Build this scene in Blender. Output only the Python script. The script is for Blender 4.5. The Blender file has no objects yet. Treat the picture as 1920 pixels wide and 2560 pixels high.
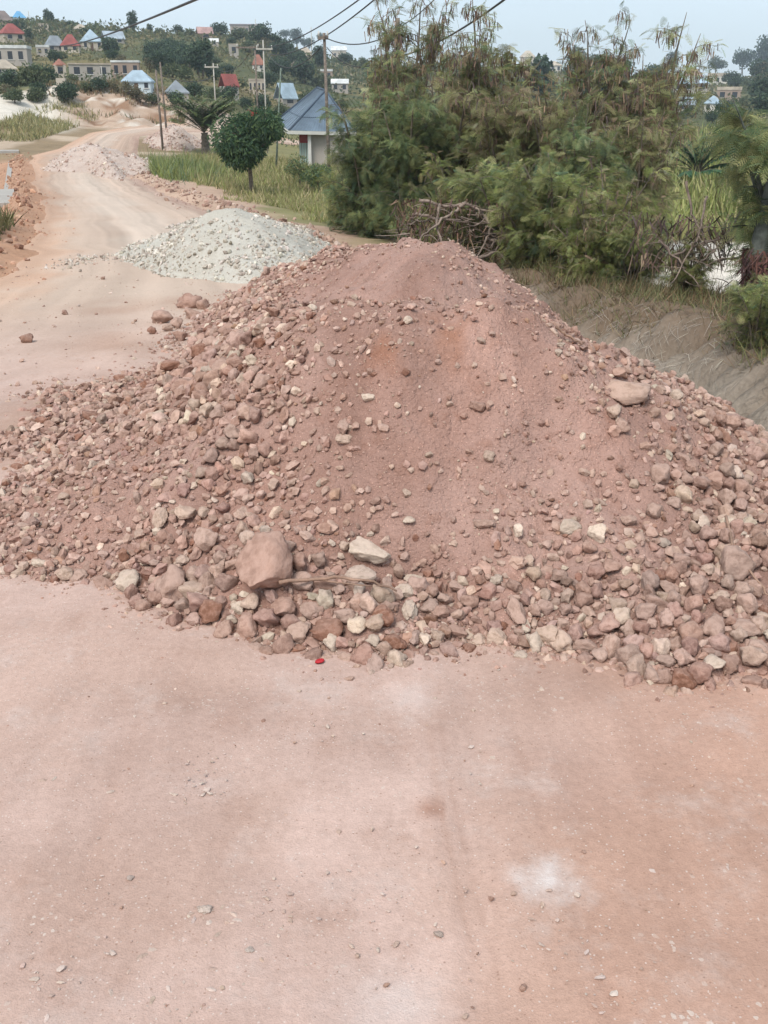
import bpy, bmesh, math, random
import numpy as np
from mathutils import Vector, noise as mnoise

# ------------------------------------------------------------------ camera, sky, sun, exposure
R = math.radians
scene = bpy.context.scene
PITCH = R(22.0)
CAM = np.array([0.0, 0.0, 1.65])
FPX = 1000.0                                    # focal length in pixels of the 768x1024 frame
cam_data = bpy.data.cameras.new('camera')
cam_data.sensor_fit = 'VERTICAL'
cam_data.angle = 2 * math.atan(512.0 / FPX)
cam_data.clip_start = 0.05
cam_data.clip_end = 3000
cam = bpy.data.objects.new('camera', cam_data)
scene.collection.objects.link(cam)
cam.location = CAM
cam.rotation_euler = (math.pi / 2 - PITCH, 0, 0)
scene.camera = cam

SUN_EL, SUN_AZ = R(52), R(205)                  # azimuth clockwise from +Y: behind the camera, a little to the left
world = bpy.data.worlds.new('World')
scene.world = world
world.use_nodes = True
wn, wl = world.node_tree.nodes, world.node_tree.links
wn.clear()
w_out = wn.new('ShaderNodeOutputWorld')
w_bg = wn.new('ShaderNodeBackground')
w_sky = wn.new('ShaderNodeTexSky')
w_sky.sky_type = 'NISHITA'
w_sky.sun_disc = False
w_sky.sun_elevation = SUN_EL
w_sky.sun_rotation = SUN_AZ
w_sky.altitude = 60
w_sky.air_density = 1.0
w_sky.dust_density = 2.0
w_sky.ozone_density = 1.5
w_tc = wn.new('ShaderNodeTexCoord')
w_map = wn.new('ShaderNodeMapping')
w_map.inputs['Scale'].default_value = (1.2, 1.2, 3.5)
w_noise = wn.new('ShaderNodeTexNoise')
w_noise.inputs['Scale'].default_value = 1.6
w_noise.inputs['Detail'].default_value = 6
w_ramp = wn.new('ShaderNodeValToRGB')
w_ramp.color_ramp.elements[0].position = 0.35
w_ramp.color_ramp.elements[0].color = (0.7, 0.7, 0.7, 1)
w_ramp.color_ramp.elements[1].position = 0.7
w_ramp.color_ramp.elements[1].color = (0.96, 0.96, 0.96, 1)
w_mix = wn.new('ShaderNodeMix')
w_mix.data_type = 'RGBA'
w_mix.inputs[7].default_value = (5.75, 6.75, 7.55, 1)      # thin high cloud over the blue
wl.new(w_tc.outputs['Generated'], w_map.inputs['Vector'])
wl.new(w_map.outputs['Vector'], w_noise.inputs['Vector'])
wl.new(w_noise.outputs['Fac'], w_ramp.inputs['Fac'])
wl.new(w_ramp.outputs['Color'], w_mix.inputs[0])
wl.new(w_sky.outputs['Color'], w_mix.inputs[6])
wl.new(w_mix.outputs[2], w_bg.inputs['Color'])
w_bg.inputs['Strength'].default_value = 0.1
wl.new(w_bg.outputs['Background'], w_out.inputs['Surface'])

sun_data = bpy.data.lights.new('sun', 'SUN')
sun_data.energy = 2.2
sun_data.angle = R(24)
sun_data.color = (1.0, 0.945, 0.865)
sun = bpy.data.objects.new('sun', sun_data)
scene.collection.objects.link(sun)
sd = Vector((math.sin(SUN_AZ) * math.cos(SUN_EL), math.cos(SUN_AZ) * math.cos(SUN_EL), math.sin(SUN_EL)))
sun.rotation_euler = sd.to_track_quat('Z', 'Y').to_euler()

vs = scene.view_settings
vs.view_transform = 'Standard'
vs.look = 'None'
vs.exposure = 0.58
vs.gamma = 1.0
vs.use_curve_mapping = False
scene.cycles.max_bounces = 4
scene.cycles.diffuse_bounces = 2
scene.cycles.use_adaptive_sampling = True
scene.cycles.adaptive_threshold = 0.02
scene.cycles.transmission_bounces = 3
scene.cycles.volume_bounces = 0
scene.cycles.use_denoising = True

# ------------------------------------------------------------------ helpers
rng = np.random.default_rng(11)
HAZE = 0.00042
COL = scene.collection
SP, CP = math.sin(PITCH), math.cos(PITCH)


def ray(u, v):
    """direction of the sight line through a point of the photograph, per unit of optical depth"""
    a, b = (u - 384.0) / FPX, (512.0 - v) / FPX
    return np.array([a, CP + SP * b, -SP + CP * b])


def slope(v):
    d = ray(384, v)
    return d[2] / d[1]


def project(p):
    p = np.atleast_2d(p) - CAM
    dep = p[:, 1] * CP - p[:, 2] * SP
    up = p[:, 1] * SP + p[:, 2] * CP
    dep = np.where(dep > 0.05, dep, 0.05)
    return 384 + FPX * p[:, 0] / dep, 512 - FPX * up / dep, dep


def smooth(a, b, x):
    t = np.clip((x - a) / (b - a), 0, 1)
    return t * t * (3 - 2 * t)


def _hash(ix, iy, seed):
    h = (ix * 374761393 + iy * 668265263 + seed * 974634777) & 0xFFFFFFFF
    h = ((h ^ (h >> 13)) * 1274126177) & 0xFFFFFFFF
    return ((h ^ (h >> 16)) & 0xFFFF) / 65535.0


def vnoise(x, y, seed=0):
    x = np.asarray(x, float); y = np.asarray(y, float)
    ix, iy = np.floor(x).astype(np.int64), np.floor(y).astype(np.int64)
    fx, fy = x - ix, y - iy
    fx = fx * fx * (3 - 2 * fx); fy = fy * fy * (3 - 2 * fy)
    a, b = _hash(ix, iy, seed), _hash(ix + 1, iy, seed)
    c, d = _hash(ix, iy + 1, seed), _hash(ix + 1, iy + 1, seed)
    return (a + (b - a) * fx) * (1 - fy) + (c + (d - c) * fx) * fy - 0.5


def fbm(x, y, octaves=4, seed=0, gain=0.5):
    s = 0; a = 1.0
    for k in range(octaves):
        s = s + a * vnoise(x * 2 ** k, y * 2 ** k, seed + k * 17)
        a *= gain
    return s


def mesh_data(name, verts, faces, mat=None, smooth_shade=False, colors=None):
    """faces: (n,k) int array or a list of such arrays"""
    me = bpy.data.meshes.new(name)
    if not isinstance(faces, list):
        faces = [faces]
    faces = [np.asarray(f, np.int32) for f in faces if len(f)]
    verts = np.asarray(verts, np.float32)
    me.vertices.add(len(verts))
    me.vertices.foreach_set('co', verts.ravel())
    loops = np.concatenate([f.ravel() for f in faces])
    tot = np.concatenate([np.full(len(f), f.shape[1], np.int32) for f in faces])
    start = np.concatenate([[0], np.cumsum(tot)[:-1]]).astype(np.int32)
    me.loops.add(len(loops))
    me.loops.foreach_set('vertex_index', loops)
    me.polygons.add(len(tot))
    me.polygons.foreach_set('loop_start', start)
    me.update(calc_edges=True)
    me.polygons.foreach_set('use_smooth', np.full(len(tot), bool(smooth_shade)))
    if colors is not None:
        c = np.ones((len(verts), 4), np.float32)
        c[:, :3] = colors
        at = me.color_attributes.new('Col', 'FLOAT_COLOR', 'POINT')
        at.data.foreach_set('color', c.ravel())
    if mat is not None:
        me.materials.append(mat)
    return me


def link(name, data, parent=None, loc=None):
    o = bpy.data.objects.new(name, data)
    COL.objects.link(o)
    if parent is not None:
        o.parent = parent
    if loc is not None:
        o.location = loc
    return o


def build(name, verts, faces, mat, parent=None, smooth_shade=False, colors=None, loc=None):
    return link(name, mesh_data(name, verts, faces, mat, smooth_shade, colors), parent, loc)


def tag(o, label=None, cat=None, group=None, kind=None):
    if label: o['label'] = label
    if cat: o['category'] = cat
    if group: o['group'] = group
    if kind: o['kind'] = kind
    return o


def empty(name, loc=(0, 0, 0), rz=0.0):
    o = bpy.data.objects.new(name, None)
    COL.objects.link(o)
    o.location = loc
    o.rotation_euler = (0, 0, rz)
    o.empty_display_size = 0.1
    return o


def copy_tree(src, parent=None):
    c = src.copy()
    COL.objects.link(c)
    c.parent = parent
    for ch in list(src.children):
        copy_tree(ch, c)
    return c


class Geo:
    """collects pieces of geometry that make ONE mesh"""
    def __init__(s):
        s.v, s.q, s.t, s.c, s.n = [], [], [], [], 0

    def add(s, v, q=None, t=None, c=None):
        v = np.asarray(v, float)
        s.v.append(v)
        if q is not None and len(q): s.q.append(np.asarray(q) + s.n)
        if t is not None and len(t): s.t.append(np.asarray(t) + s.n)
        s.c.append(np.broadcast_to(np.asarray(c if c is not None else (1, 1, 1), float), v.shape).copy())
        s.n += len(v)
        return s

    def box(s, lo, hi, c=None, rz=0.0, at=(0, 0, 0)):
        x0, y0, z0 = lo; x1, y1, z1 = hi
        v = np.array([(x0, y0, z0), (x1, y0, z0), (x1, y1, z0), (x0, y1, z0),
                      (x0, y0, z1), (x1, y0, z1), (x1, y1, z1), (x0, y1, z1)], float)
        if rz:
            cc, ss = math.cos(rz), math.sin(rz)
            v[:, :2] = v[:, :2] @ np.array([[cc, ss], [-ss, cc]])
        v += np.asarray(at)
        return s.add(v, [(0, 3, 2, 1), (4, 5, 6, 7), (0, 1, 5, 4), (1, 2, 6, 5), (2, 3, 7, 6), (3, 0, 4, 7)], None, c)

    def tube(s, pts, rad, sides=6, c=None, cap=True):
        pts = np.asarray(pts, float)
        rad = np.broadcast_to(np.asarray(rad, float), (len(pts),))
        tan = np.gradient(pts, axis=0)
        tan /= np.linalg.norm(tan, axis=1)[:, None] + 1e-9
        ref = np.array([0, 0, 1.0]) if abs(tan[:, 2]).mean() < 0.8 else np.array([1.0, 0, 0])
        a = np.cross(tan, ref); a /= np.linalg.norm(a, axis=1)[:, None] + 1e-9
        b = np.cross(tan, a)
        th = np.arange(sides) * 2 * math.pi / sides
        v = (pts[:, None] + rad[:, None, None] * (a[:, None] * np.cos(th)[None, :, None] + b[:, None] * np.sin(th)[None, :, None])).reshape(-1, 3)
        i = np.arange(len(pts) - 1)[:, None] * sides; j = np.arange(sides)[None]; k = (j + 1) % sides
        q = np.stack([i + j, i + sides + j, i + sides + k, i + k], -1).reshape(-1, 4)
        t = None
        if cap:
            n = len(v); v = np.vstack([v, pts[0], pts[-1]])
            j = np.arange(sides); k = (j + 1) % sides; e = (len(pts) - 1) * sides
            t = np.vstack([np.stack([j, k, np.full(sides, n)], 1), np.stack([e + k, e + j, np.full(sides, n + 1)], 1)])
        return s.add(v, q, t, c)

    def empty(s):
        return s.n == 0

    def build(s, name, mat, parent=None, smooth_shade=False, col=False, loc=None):
        f = []
        if s.q: f.append(np.vstack(s.q))
        if s.t: f.append(np.vstack(s.t))
        return build(name, np.vstack(s.v), f, mat, parent, smooth_shade, np.vstack(s.c) if col else None, loc)


def scatter(tv, tf, mats, pos, cols):
    """copies of a template into arrays: tv (n,3), tf (k,3|4), mats (m,3,3), pos (m,3), cols (m,3)"""
    m, n = len(pos), len(tv)
    v = np.einsum('ni,mij->mnj', tv, mats) + pos[:, None]
    f = (np.asarray(tf)[None] + (np.arange(m) * n)[:, None, None]).reshape(-1, np.asarray(tf).shape[1])
    return v.reshape(-1, 3), f, np.repeat(cols, n, axis=0)


def rand_rot(m):
    q = rng.normal(size=(m, 4)); q /= np.linalg.norm(q, axis=1)[:, None]
    w, x, y, z = q.T
    return np.stack([np.stack([1 - 2 * (y * y + z * z), 2 * (x * y - z * w), 2 * (x * z + y * w)], -1),
                     np.stack([2 * (x * y + z * w), 1 - 2 * (x * x + z * z), 2 * (y * z - x * w)], -1),
                     np.stack([2 * (x * z - y * w), 2 * (y * z + x * w), 1 - 2 * (x * x + y * y)], -1)], 1)


def frames(d, up=None):
    """row matrices whose first row is d, the third as near to up as it can be"""
    d = d / (np.linalg.norm(d, axis=1)[:, None] + 1e-9)
    if up is None:
        up = rng.normal(size=d.shape)
    up = np.broadcast_to(up, d.shape)
    y = np.cross(up, d); y /= np.linalg.norm(y, axis=1)[:, None] + 1e-9
    z = np.cross(d, y)
    return np.stack([d, y, z], 1)


def pick(pal, n, jitter=0.12, p=None):
    pal = np.asarray(pal, float)
    c = pal[rng.choice(len(pal), n, p=p)]
    return np.clip(c * (1 + jitter * rng.normal(size=(n, 1))) * (1 + 0.018 * rng.normal(size=(n, 3))), 0.004, 0.85)


# ------------------------------------------------------------------ materials
class NT:
    def __init__(s, name):
        s.m = bpy.data.materials.new(name)
        s.m.use_nodes = True
        s.t = s.m.node_tree
        s.t.nodes.clear()
        s.out = s.t.nodes.new('ShaderNodeOutputMaterial')

    def n(s, kind, _out=None, **kw):
        nd = s.t.nodes.new('ShaderNode' + kind)
        for k, v in kw.items():
            if k.startswith('i_'):
                key = k[2:]
                key = int(key) if key.isdigit() else key.replace('_', ' ')
                s.put(nd.inputs[key], v)
            else:
                setattr(nd, k, v)
        return nd

    def put(s, sock, v):
        if isinstance(v, bpy.types.NodeSocket):
            s.t.links.new(v, sock)
        elif isinstance(v, bpy.types.Node):
            s.t.links.new(v.outputs[0], sock)
        else:
            if isinstance(v, tuple) and len(v) == 3 and len(getattr(sock, 'default_value', ())) == 4:
                v = (*v, 1)
            sock.default_value = v

    def mix(s, f, a, b, mode='MIX'):
        nd = s.t.nodes.new('ShaderNodeMix')
        nd.data_type = 'RGBA'; nd.blend_type = mode
        s.put(nd.inputs[0], f); s.put(nd.inputs[6], a); s.put(nd.inputs[7], b)
        return nd.outputs[2]

    def math(s, op, a, b=0.0, c=None, clamp=False):
        nd = s.t.nodes.new('ShaderNodeMath'); nd.operation = op; nd.use_clamp = clamp
        s.put(nd.inputs[0], a); s.put(nd.inputs[1], b)
        if c is not None: s.put(nd.inputs[2], c)
        return nd.outputs[0]

    def ramp(s, f, lo, hi):
        nd = s.t.nodes.new('ShaderNodeMapRange'); nd.interpolation_type = 'SMOOTHSTEP'
        s.put(nd.inputs[0], f); nd.inputs[1].default_value = lo; nd.inputs[2].default_value = hi
        return nd.outputs[0]

    def coord(s, which='Object'):
        if not hasattr(s, '_tc'): s._tc = s.t.nodes.new('ShaderNodeTexCoord')
        return s._tc.outputs[which]

    def noise(s, scale, detail=4, rough=0.55, vec=None, out='Fac', dist=0.0):
        nd = s.n('TexNoise', i_Scale=scale, i_Detail=detail, i_Roughness=rough, i_Distortion=dist)
        s.put(nd.inputs['Vector'], vec if vec is not None else s.coord())
        return nd.outputs[out]

    def voronoi(s, scale, vec=None, out='Distance', feature='F1'):
        nd = s.n('TexVoronoi', i_Scale=scale); nd.feature = feature
        s.put(nd.inputs['Vector'], vec if vec is not None else s.coord())
        return nd.outputs[out]

    def bump(s, h, strength, dist, prev=None):
        nd = s.n('Bump', i_Strength=strength, i_Distance=dist, i_Height=h)
        if prev is not None: s.put(nd.inputs['Normal'], prev)
        return nd.outputs[0]

    def finish(s, color, rough=0.9, normal=None, metallic=0.0, spec=0.3, translucent=0.0):
        b = s.n('BsdfPrincipled', i_Roughness=rough, i_Metallic=metallic)
        b.inputs['Specular IOR Level'].default_value = spec
        s.put(b.inputs['Base Color'], color)
        if normal is not None: s.put(b.inputs['Normal'], normal)
        sh = b.outputs[0]
        if translucent:
            tr = s.n('BsdfTranslucent'); s.put(tr.inputs[0], color)
            mx = s.n('MixShader', i_0=translucent)
            s.t.links.new(sh, mx.inputs[1]); s.t.links.new(tr.outputs[0], mx.inputs[2])
            sh = mx.outputs[0]
        s.t.links.new(sh, s.out.inputs[0])
        return s.m


def simple(name, color, rough=0.85, var=0.18, scale=3.0, bump=0.0, bump_scale=40.0, metallic=0.0, spec=0.3):
    t = NT(name)
    n1 = t.noise(scale, 6, 0.6)
    c = t.mix(n1, tuple(x * (1 - var) for x in color), tuple(min(1, x * (1 + var)) for x in color))
    nm = t.bump(t.noise(bump_scale, 5, 0.6), bump, 0.02) if bump else None
    return t.finish(c, rough, nm, metallic, spec)


def foliage_mat(name, translucent=0.25, rough=0.6):
    t = NT(name)
    a = t.n('VertexColor', layer_name='Col')
    return t.finish(a.outputs[0], rough, None, 0, 0.25, translucent)


M = {}
M['leaf'] = foliage_mat('leaf_material', 0.4)
M['grass'] = foliage_mat('grass_material', 0.2, 0.75)
M['straw'] = foliage_mat('straw_material', 0.05, 0.9)
M['pod'] = foliage_mat('pod_material', 0.1, 0.7)


def bark(name, c):
    t = NT(name)
    n1 = t.noise(9, 6, 0.65)
    col = t.mix(t.ramp(n1, 0.35, 0.7), tuple(x * 0.6 for x in c), tuple(x * 1.25 for x in c))
    return t.finish(col, 0.9, t.bump(t.noise(30, 6, 0.7), 0.5, 0.02))


M['bark'] = bark('bark_material', (0.17, 0.14, 0.11))
M['bark_pale'] = bark('bark_pale_material', (0.27, 0.23, 0.19))
M['bark_grey'] = bark('bark_grey_material', (0.12, 0.13, 0.115))
M['wood_pole'] = bark('wood_pole_material', (0.20, 0.165, 0.14))
M['dead_wood'] = bark('dead_wood_material', (0.26, 0.20, 0.165))


def ground_mat():
    t = NT('ground_material')
    a = t.n('VertexColor', layer_name='Col').outputs[0]
    n1 = t.noise(1.7, 4, 0.7); n2 = t.noise(22, 3, 0.75); n3 = t.noise(0.23, 3, 0.6)
    c = t.mix(0.75, a, t.mix(n3, (0.62, 0.62, 0.62), (1.35, 1.35, 1.35)), 'MULTIPLY')
    c = t.mix(0.7, c, t.mix(n1, (0.6, 0.58, 0.55), (1.4, 1.4, 1.4)), 'MULTIPLY')
    c = t.mix(0.6, c, t.mix(n2, (0.65, 0.62, 0.6), (1.35, 1.35, 1.35)), 'MULTIPLY')
    nm = t.bump(n1, 0.6, 0.12)
    nm = t.bump(n2, 0.5, 0.02, nm)
    return t.finish(c, 0.95, nm, 0, 0.15)


M['ground'] = ground_mat()


def road_mat():
    t = NT('road_material')
    a = t.n('VertexColor', layer_name='Col').outputs[0]
    big = t.noise(0.9, 3, 0.6); mid = t.noise(4, 5, 0.7); fine = t.noise(45, 3, 0.75); grain = t.noise(200, 2, 0.8)
    sp_ = t.n('SeparateXYZ'); t.put(sp_.inputs[0], t.coord()); near_ = t.math('SUBTRACT', 1.0, t.math('MULTIPLY', t.ramp(sp_.outputs[1], 4.5, 11.0), 0.85))
    c = t.mix(t.math('MULTIPLY', near_, 0.9), a, t.mix(t.ramp(big, .25, .75), (0.78, 0.75, 0.73), (1.2, 1.23, 1.25)), 'MULTIPLY')
    c = t.mix(t.math('MULTIPLY', t.math('MULTIPLY', t.ramp(mid, 0.5, 0.78), near_), 0.55), c, (0.35, 0.215, 0.165))
    c = t.mix(t.math('MULTIPLY', t.math('MULTIPLY', t.ramp(t.noise(2.6, 5, 0.75), 0.5, 0.72), near_), 0.5), c, (0.50, 0.405, 0.37))
    streak = t.n('Mapping'); t.put(streak.inputs['Vector'], t.coord()); streak.inputs['Scale'].default_value = (7, 1.1, 1); streak.inputs['Rotation'].default_value = (0, 0, R(-9))
    c = t.mix(t.math('MULTIPLY', near_, 0.5), c, t.mix(t.noise(1.5, 4, .65, streak.outputs[0]), (0.72, 0.69, 0.67), (1.28, 1.3, 1.31)), 'MULTIPLY')
    c = t.mix(0.75, c, t.mix(fine, (0.72, 0.70, 0.68), (1.28, 1.29, 1.3)), 'MULTIPLY')
    c = t.mix(0.6, c, t.mix(grain, (0.7, 0.7, 0.7), (1.3, 1.3, 1.3)), 'MULTIPLY')
    # pale stone chips pressed into the surface, in loose drifts
    wob = t.n('VectorMath', operation='ADD')
    t.put(wob.inputs[0], t.coord()); t.put(wob.inputs[1], t.mix(0.985, t.noise(60, 1, 0.6, out='Color'), (0.5, 0.5, 0.5)))
    v1 = t.voronoi(62, wob.outputs[0]); id1 = t.voronoi(62, wob.outputs[0], 'Color')
    sep = t.n('SeparateColor'); t.put(sep.inputs[0], id1)
    drift = t.ramp(t.noise(2.2, 4, 0.7), 0.5, 0.68)
    chip = t.math('MULTIPLY', t.math('LESS_THAN', v1, t.math('MULTIPLY', sep.outputs[0], 0.42)), t.math('GREATER_THAN', sep.outputs[1], 0.5))
    chip = t.math('MULTIPLY', chip, drift)
    c = t.mix(t.math('MULTIPLY', chip, 0.8), c, (0.56, 0.46, 0.40))
    v2 = t.voronoi(120); id2 = t.n('SeparateColor'); t.put(id2.inputs[0], t.voronoi(120, None, 'Color'))
    chip2 = t.math('MULTIPLY', t.math('LESS_THAN', v2, 0.28), t.math('GREATER_THAN', id2.outputs[0], 0.9))
    c = t.mix(t.math('MULTIPLY', chip2, 0.55), c, (0.62, 0.54, 0.49))
    chip3 = t.math('MULTIPLY', t.math('LESS_THAN', v2, 0.3), t.math('LESS_THAN', id2.outputs[0], 0.05))
    c = t.mix(t.math('MULTIPLY', chip3, 0.5), c, (0.24, 0.14, 0.1))
    # spilled white lime powder
    geo = t.n('NewGeometry').outputs['Position']
    def spot(x, y, r0, r1, amount):
        nonlocal c
        d = t.n('VectorMath', operation='DISTANCE'); t.put(d.inputs[0], geo); d.inputs[1].default_value = (x, y, 0)
        w = t.math('ADD', d.outputs['Value'], t.math('MULTIPLY', t.math('SUBTRACT', t.noise(14, 3, 0.7), 0.5), 0.16))
        f = t.math('SUBTRACT', 1.0, t.ramp(w, r0, r1))
        c = t.mix(t.math('MULTIPLY', f, amount), c, (0.80, 0.79, 0.79))
    spot(*SPOT_A, -0.08, 0.125, 0.75)
    spot(*SPOT_B, -0.08, 0.2, 0.25)
    spot(*SPOT_C, -0.04, 0.13, 0.2)
    h = t.math('ADD', t.math('MULTIPLY', mid, 0.6), t.math('MULTIPLY', fine, 0.25))
    nm = t.bump(h, 0.45, 0.022)
    nm = t.bump(t.math('ADD', t.math('MULTIPLY', grain, 0.6), t.math('MULTIPLY', chip, 0.8)), 0.6, 0.007, nm)
    return t.finish(c, 0.93, nm, 0, 0.15)


def soil_mat(name, c0, c1, c2, grain_amt=0.5, tint=False):
    t = NT(name)
    n1 = t.noise(1.6, 3, 0.6); n2 = t.noise(11, 4, 0.7); n3 = t.noise(75, 3, 0.8)
    c = t.mix(t.ramp(n1, 0.35, 0.68), c0, c1)
    c = t.mix(t.math('MULTIPLY', t.ramp(n2, 0.5, 0.72), 0.6), c, c2)
    c = t.mix(grain_amt, c, t.mix(n3, (0.6, 0.58, 0.57), (1.4, 1.4, 1.4)), 'MULTIPLY')
    vo = t.voronoi(150); vid = t.n('SeparateColor'); t.put(vid.inputs[0], t.voronoi(150, None, 'Color'))
    chip = t.math('MULTIPLY', t.math('LESS_THAN', vo, 0.34), t.math('GREATER_THAN', vid.outputs[0], 0.86))
    c = t.mix(t.math('MULTIPLY', chip, 0.55), c, tuple(min(0.7, x * 1.9) for x in c0))
    if tint: c = t.mix(1.0, c, t.n('VertexColor', layer_name='Col').outputs[0], 'MULTIPLY')
    nm = t.bump(n2, 0.7, 0.05)
    nm = t.bump(n3, 0.7, 0.014, nm)
    return t.finish(c, 0.95, nm, 0, 0.12)


M['soil'] = soil_mat('soil_material', (0.31, 0.185, 0.148), (0.36, 0.228, 0.19), (0.265, 0.145, 0.108))
M['soil_tinted'] = soil_mat('heap_soil_material', (0.31, 0.185, 0.148), (0.36, 0.228, 0.19), (0.265, 0.145, 0.108), 0.6, True)
M['grey_soil'] = soil_mat('grey_soil_material', (0.46, 0.43, 0.375), (0.52, 0.49, 0.435), (0.39, 0.36, 0.31), 0.7)
M['pale_soil'] = soil_mat('pale_soil_material', (0.46, 0.36, 0.31), (0.52, 0.43, 0.38), (0.36, 0.24, 0.19), 0.6)


def stone_mat(name, from_object):
    t = NT(name)
    if from_object:
        base = t.n('ObjectInfo').outputs['Color']
        rnd = t.n('ObjectInfo').outputs['Random']
        off = t.n('VectorMath', operation='ADD'); t.put(off.inputs[0], t.coord())
        cmb = t.n('CombineXYZ'); 
        for k in range(3): t.put(cmb.inputs[k], t.math('MULTIPLY', rnd, 37.0 + 11 * k))
        t.put(off.inputs[1], cmb.outputs[0]); vec = off.outputs[0]
        s = 1.0
    else:
        base = t.n('VertexColor', layer_name='Col').outputs[0]
        vec = t.coord(); s = 16.0
    n1 = t.noise(2.2 * s, 3, 0.65, vec); n2 = t.noise(9 * s, 3, 0.75, vec)
    c = t.mix(0.75, base, t.mix(t.ramp(n1, 0.3, 0.7), (0.68, 0.64, 0.62), (1.28, 1.3, 1.32)), 'MULTIPLY')
    c = t.mix(0.5, c, t.mix(n2, (0.65, 0.62, 0.6), (1.35, 1.35, 1.35)), 'MULTIPLY')
    sepn = t.n('SeparateXYZ'); t.put(sepn.inputs[0], t.n('NewGeometry').outputs['Normal'])
    dust = t.math('ADD', t.math('MULTIPLY', t.ramp(n1, 0.45, 0.7), 0.35), t.math('MULTIPLY', t.ramp(t.math('ADD', sepn.outputs[2], t.math('MULTIPLY', n2, .8)), .9, 1.5), 0.32), clamp=True)
    c = t.mix(dust, c, (0.36, 0.235, 0.192))   # red dust
    nm = t.bump(n1, 0.8, 0.007)
    nm = t.bump(n2, 0.8, 0.0032, nm)
    return t.finish(c, 0.92, nm, 0, 0.15)


M['stone'] = stone_mat('stone_material', True)
M['stones'] = stone_mat('gravel_material', False)

# ------------------------------------------------------------------ lie of the land
RY = np.array([-30, 4.5, 9, 14, 20, 27, 40, 57, 75, 100, 130.0])
RZ = np.array([0.05, 0, -0.16, -0.50, -0.75, -0.98, -1.25, -1.38, -1.30, -0.7, 0.3])


def zr(y):
    """height of the carriageway, which dips away from the camera and rises again"""
    return np.interp(y, RY, RZ) * 0.5 + 0.25 * np.interp(y - 1.5, RY, RZ) + 0.25 * np.interp(y + 1.5, RY, RZ)


def on(u, v, zrel=0.0):
    """the point zrel above the carriageway level that the photograph shows at u, v"""
    d = ray(u, v)
    t = np.geomspace(0.6, 160, 4000)
    f = CAM[2] + d[2] * t - zr(d[1] * t) - zrel
    k = np.argmax(f <= 0)
    if f[k] > 0: k = len(t) - 1
    t0, t1 = t[k - 1], t[k]
    tt = t0 + (t1 - t0) * f[k - 1] / (f[k - 1] - f[k] + 1e-12)
    return CAM + d * tt


LEFT_PX = [(0, 268), (18, 250), (32, 215), (36, 200), (34, 185), (28, 168), (30, 158), (42, 150)]
RIGHT_PX = [(330, 256), (285, 238), (240, 222), (195, 205), (160, 190), (138, 178), (128, 166), (140, 156)]
LW = [np.array([-4.6, -8, 0]), np.array([-4.6, 2, 0]), np.array([-4.7, 8, 0])] + [on(*p) for p in LEFT_PX]
RW = [np.array([1.75, -8, 0]), np.array([1.75, 2, 0]), np.array([1.65, 6, 0]), np.array([1.4, 10, 0])] + [on(*p) for p in RIGHT_PX]
LX, LYY = np.array([p[0] for p in LW]), np.array([p[1] for p in LW])
RX, RYY = np.array([p[0] for p in RW]), np.array([p[1] for p in RW])
o_ = np.argsort(LYY); LX, LYY = LX[o_], LYY[o_]
o_ = np.argsort(RYY); RX, RYY = RX[o_], RYY[o_]
def XL(y): return np.interp(y, LYY, LX) + .55 * fbm(np.asarray(y) * .45, np.asarray(y) * 0 + .5, 3, 401)
def XR(y): return np.interp(y, RYY, RX) + .4 * fbm(np.asarray(y) * .45, np.asarray(y) * 0 + .5, 3, 402)

# far land: for each direction, what height of the picture the ground reaches at which distance
FAR = {
    -500: [(60, 158), (80, 142), (95, 120), (108, 100), (118, 90), (140, 82), (200, 60), (260, 42), (330, 24)],
    0: [(60, 163), (80, 146), (92, 126), (106, 102), (118, 91), (140, 84), (200, 60), (260, 42), (330, 25)],
    60: [(60, 162), (80, 147), (96, 130), (104, 121), (112, 89), (140, 82), (200, 60), (260, 43), (330, 27)],
    110: [(60, 164), (80, 149), (98, 130), (105, 123), (113, 87), (140, 81), (200, 60), (260, 45), (320, 33)],
    160: [(60, 165), (80, 151), (98, 130), (107, 121), (115, 94), (140, 86), (200, 64), (250, 47), (290, 35)],
    210: [(60, 166), (80, 153), (100, 131), (112, 114), (125, 99), (200, 68), (250, 50), (290, 36)],
    260: [(60, 168), (80, 159), (100, 144), (120, 127), (150, 106), (200, 85), (250, 60), (290, 37)],
    300: [(60, 170), (80, 161), (100, 149), (140, 123), (200, 95), (250, 77), (300, 55)],
    340: [(60, 170), (100, 151), (140, 130), (200, 104), (260, 83), (330, 63)],
    420: [(60, 172), (100, 153), (140, 137), (200, 114), (300, 87), (450, 63)],
    550: [(60, 172), (100, 152), (140, 138), (200, 119), (300, 94), (480, 70)],
    680: [(60, 170), (100, 147), (140, 132), (200, 117), (300, 100), (480, 82)],
    768: [(60, 168), (100, 144), (140, 130), (200, 115), (300, 99), (480, 80)],
    1300: [(60, 166), (100, 142), (140, 128), (200, 113), (300, 97), (480, 80)],
}
FU = np.array(sorted(FAR))
FR = np.array([0, 5, 9, 14, 20, 27, 40, 50, 60, 70, 80, 90, 96, 100, 104, 107, 110, 113, 116, 120, 126, 133, 140, 155, 170, 185, 200, 225, 250, 275, 300, 320, 340, 380, 420, 450, 480, 600, 1200.0])
FZ = np.zeros((len(FU), len(FR)))
for i_, u_ in enumerate(FU):
    rr = [0, 5, 9, 14, 20, 27, 40, 50] + [p[0] for p in FAR[u_]]
    zz = [0, 0] + [float(zr(y)) for y in (9, 14, 20, 27, 40, 50)] + [CAM[2] + r * slope(v) for r, v in FAR[u_]]
    rr += [rr[-1] + 60, 1200]; zz += [zz[-1] + 0.5, zz[-1] - 8]
    FZ[i_] = np.interp(FR, rr, zz)


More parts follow.
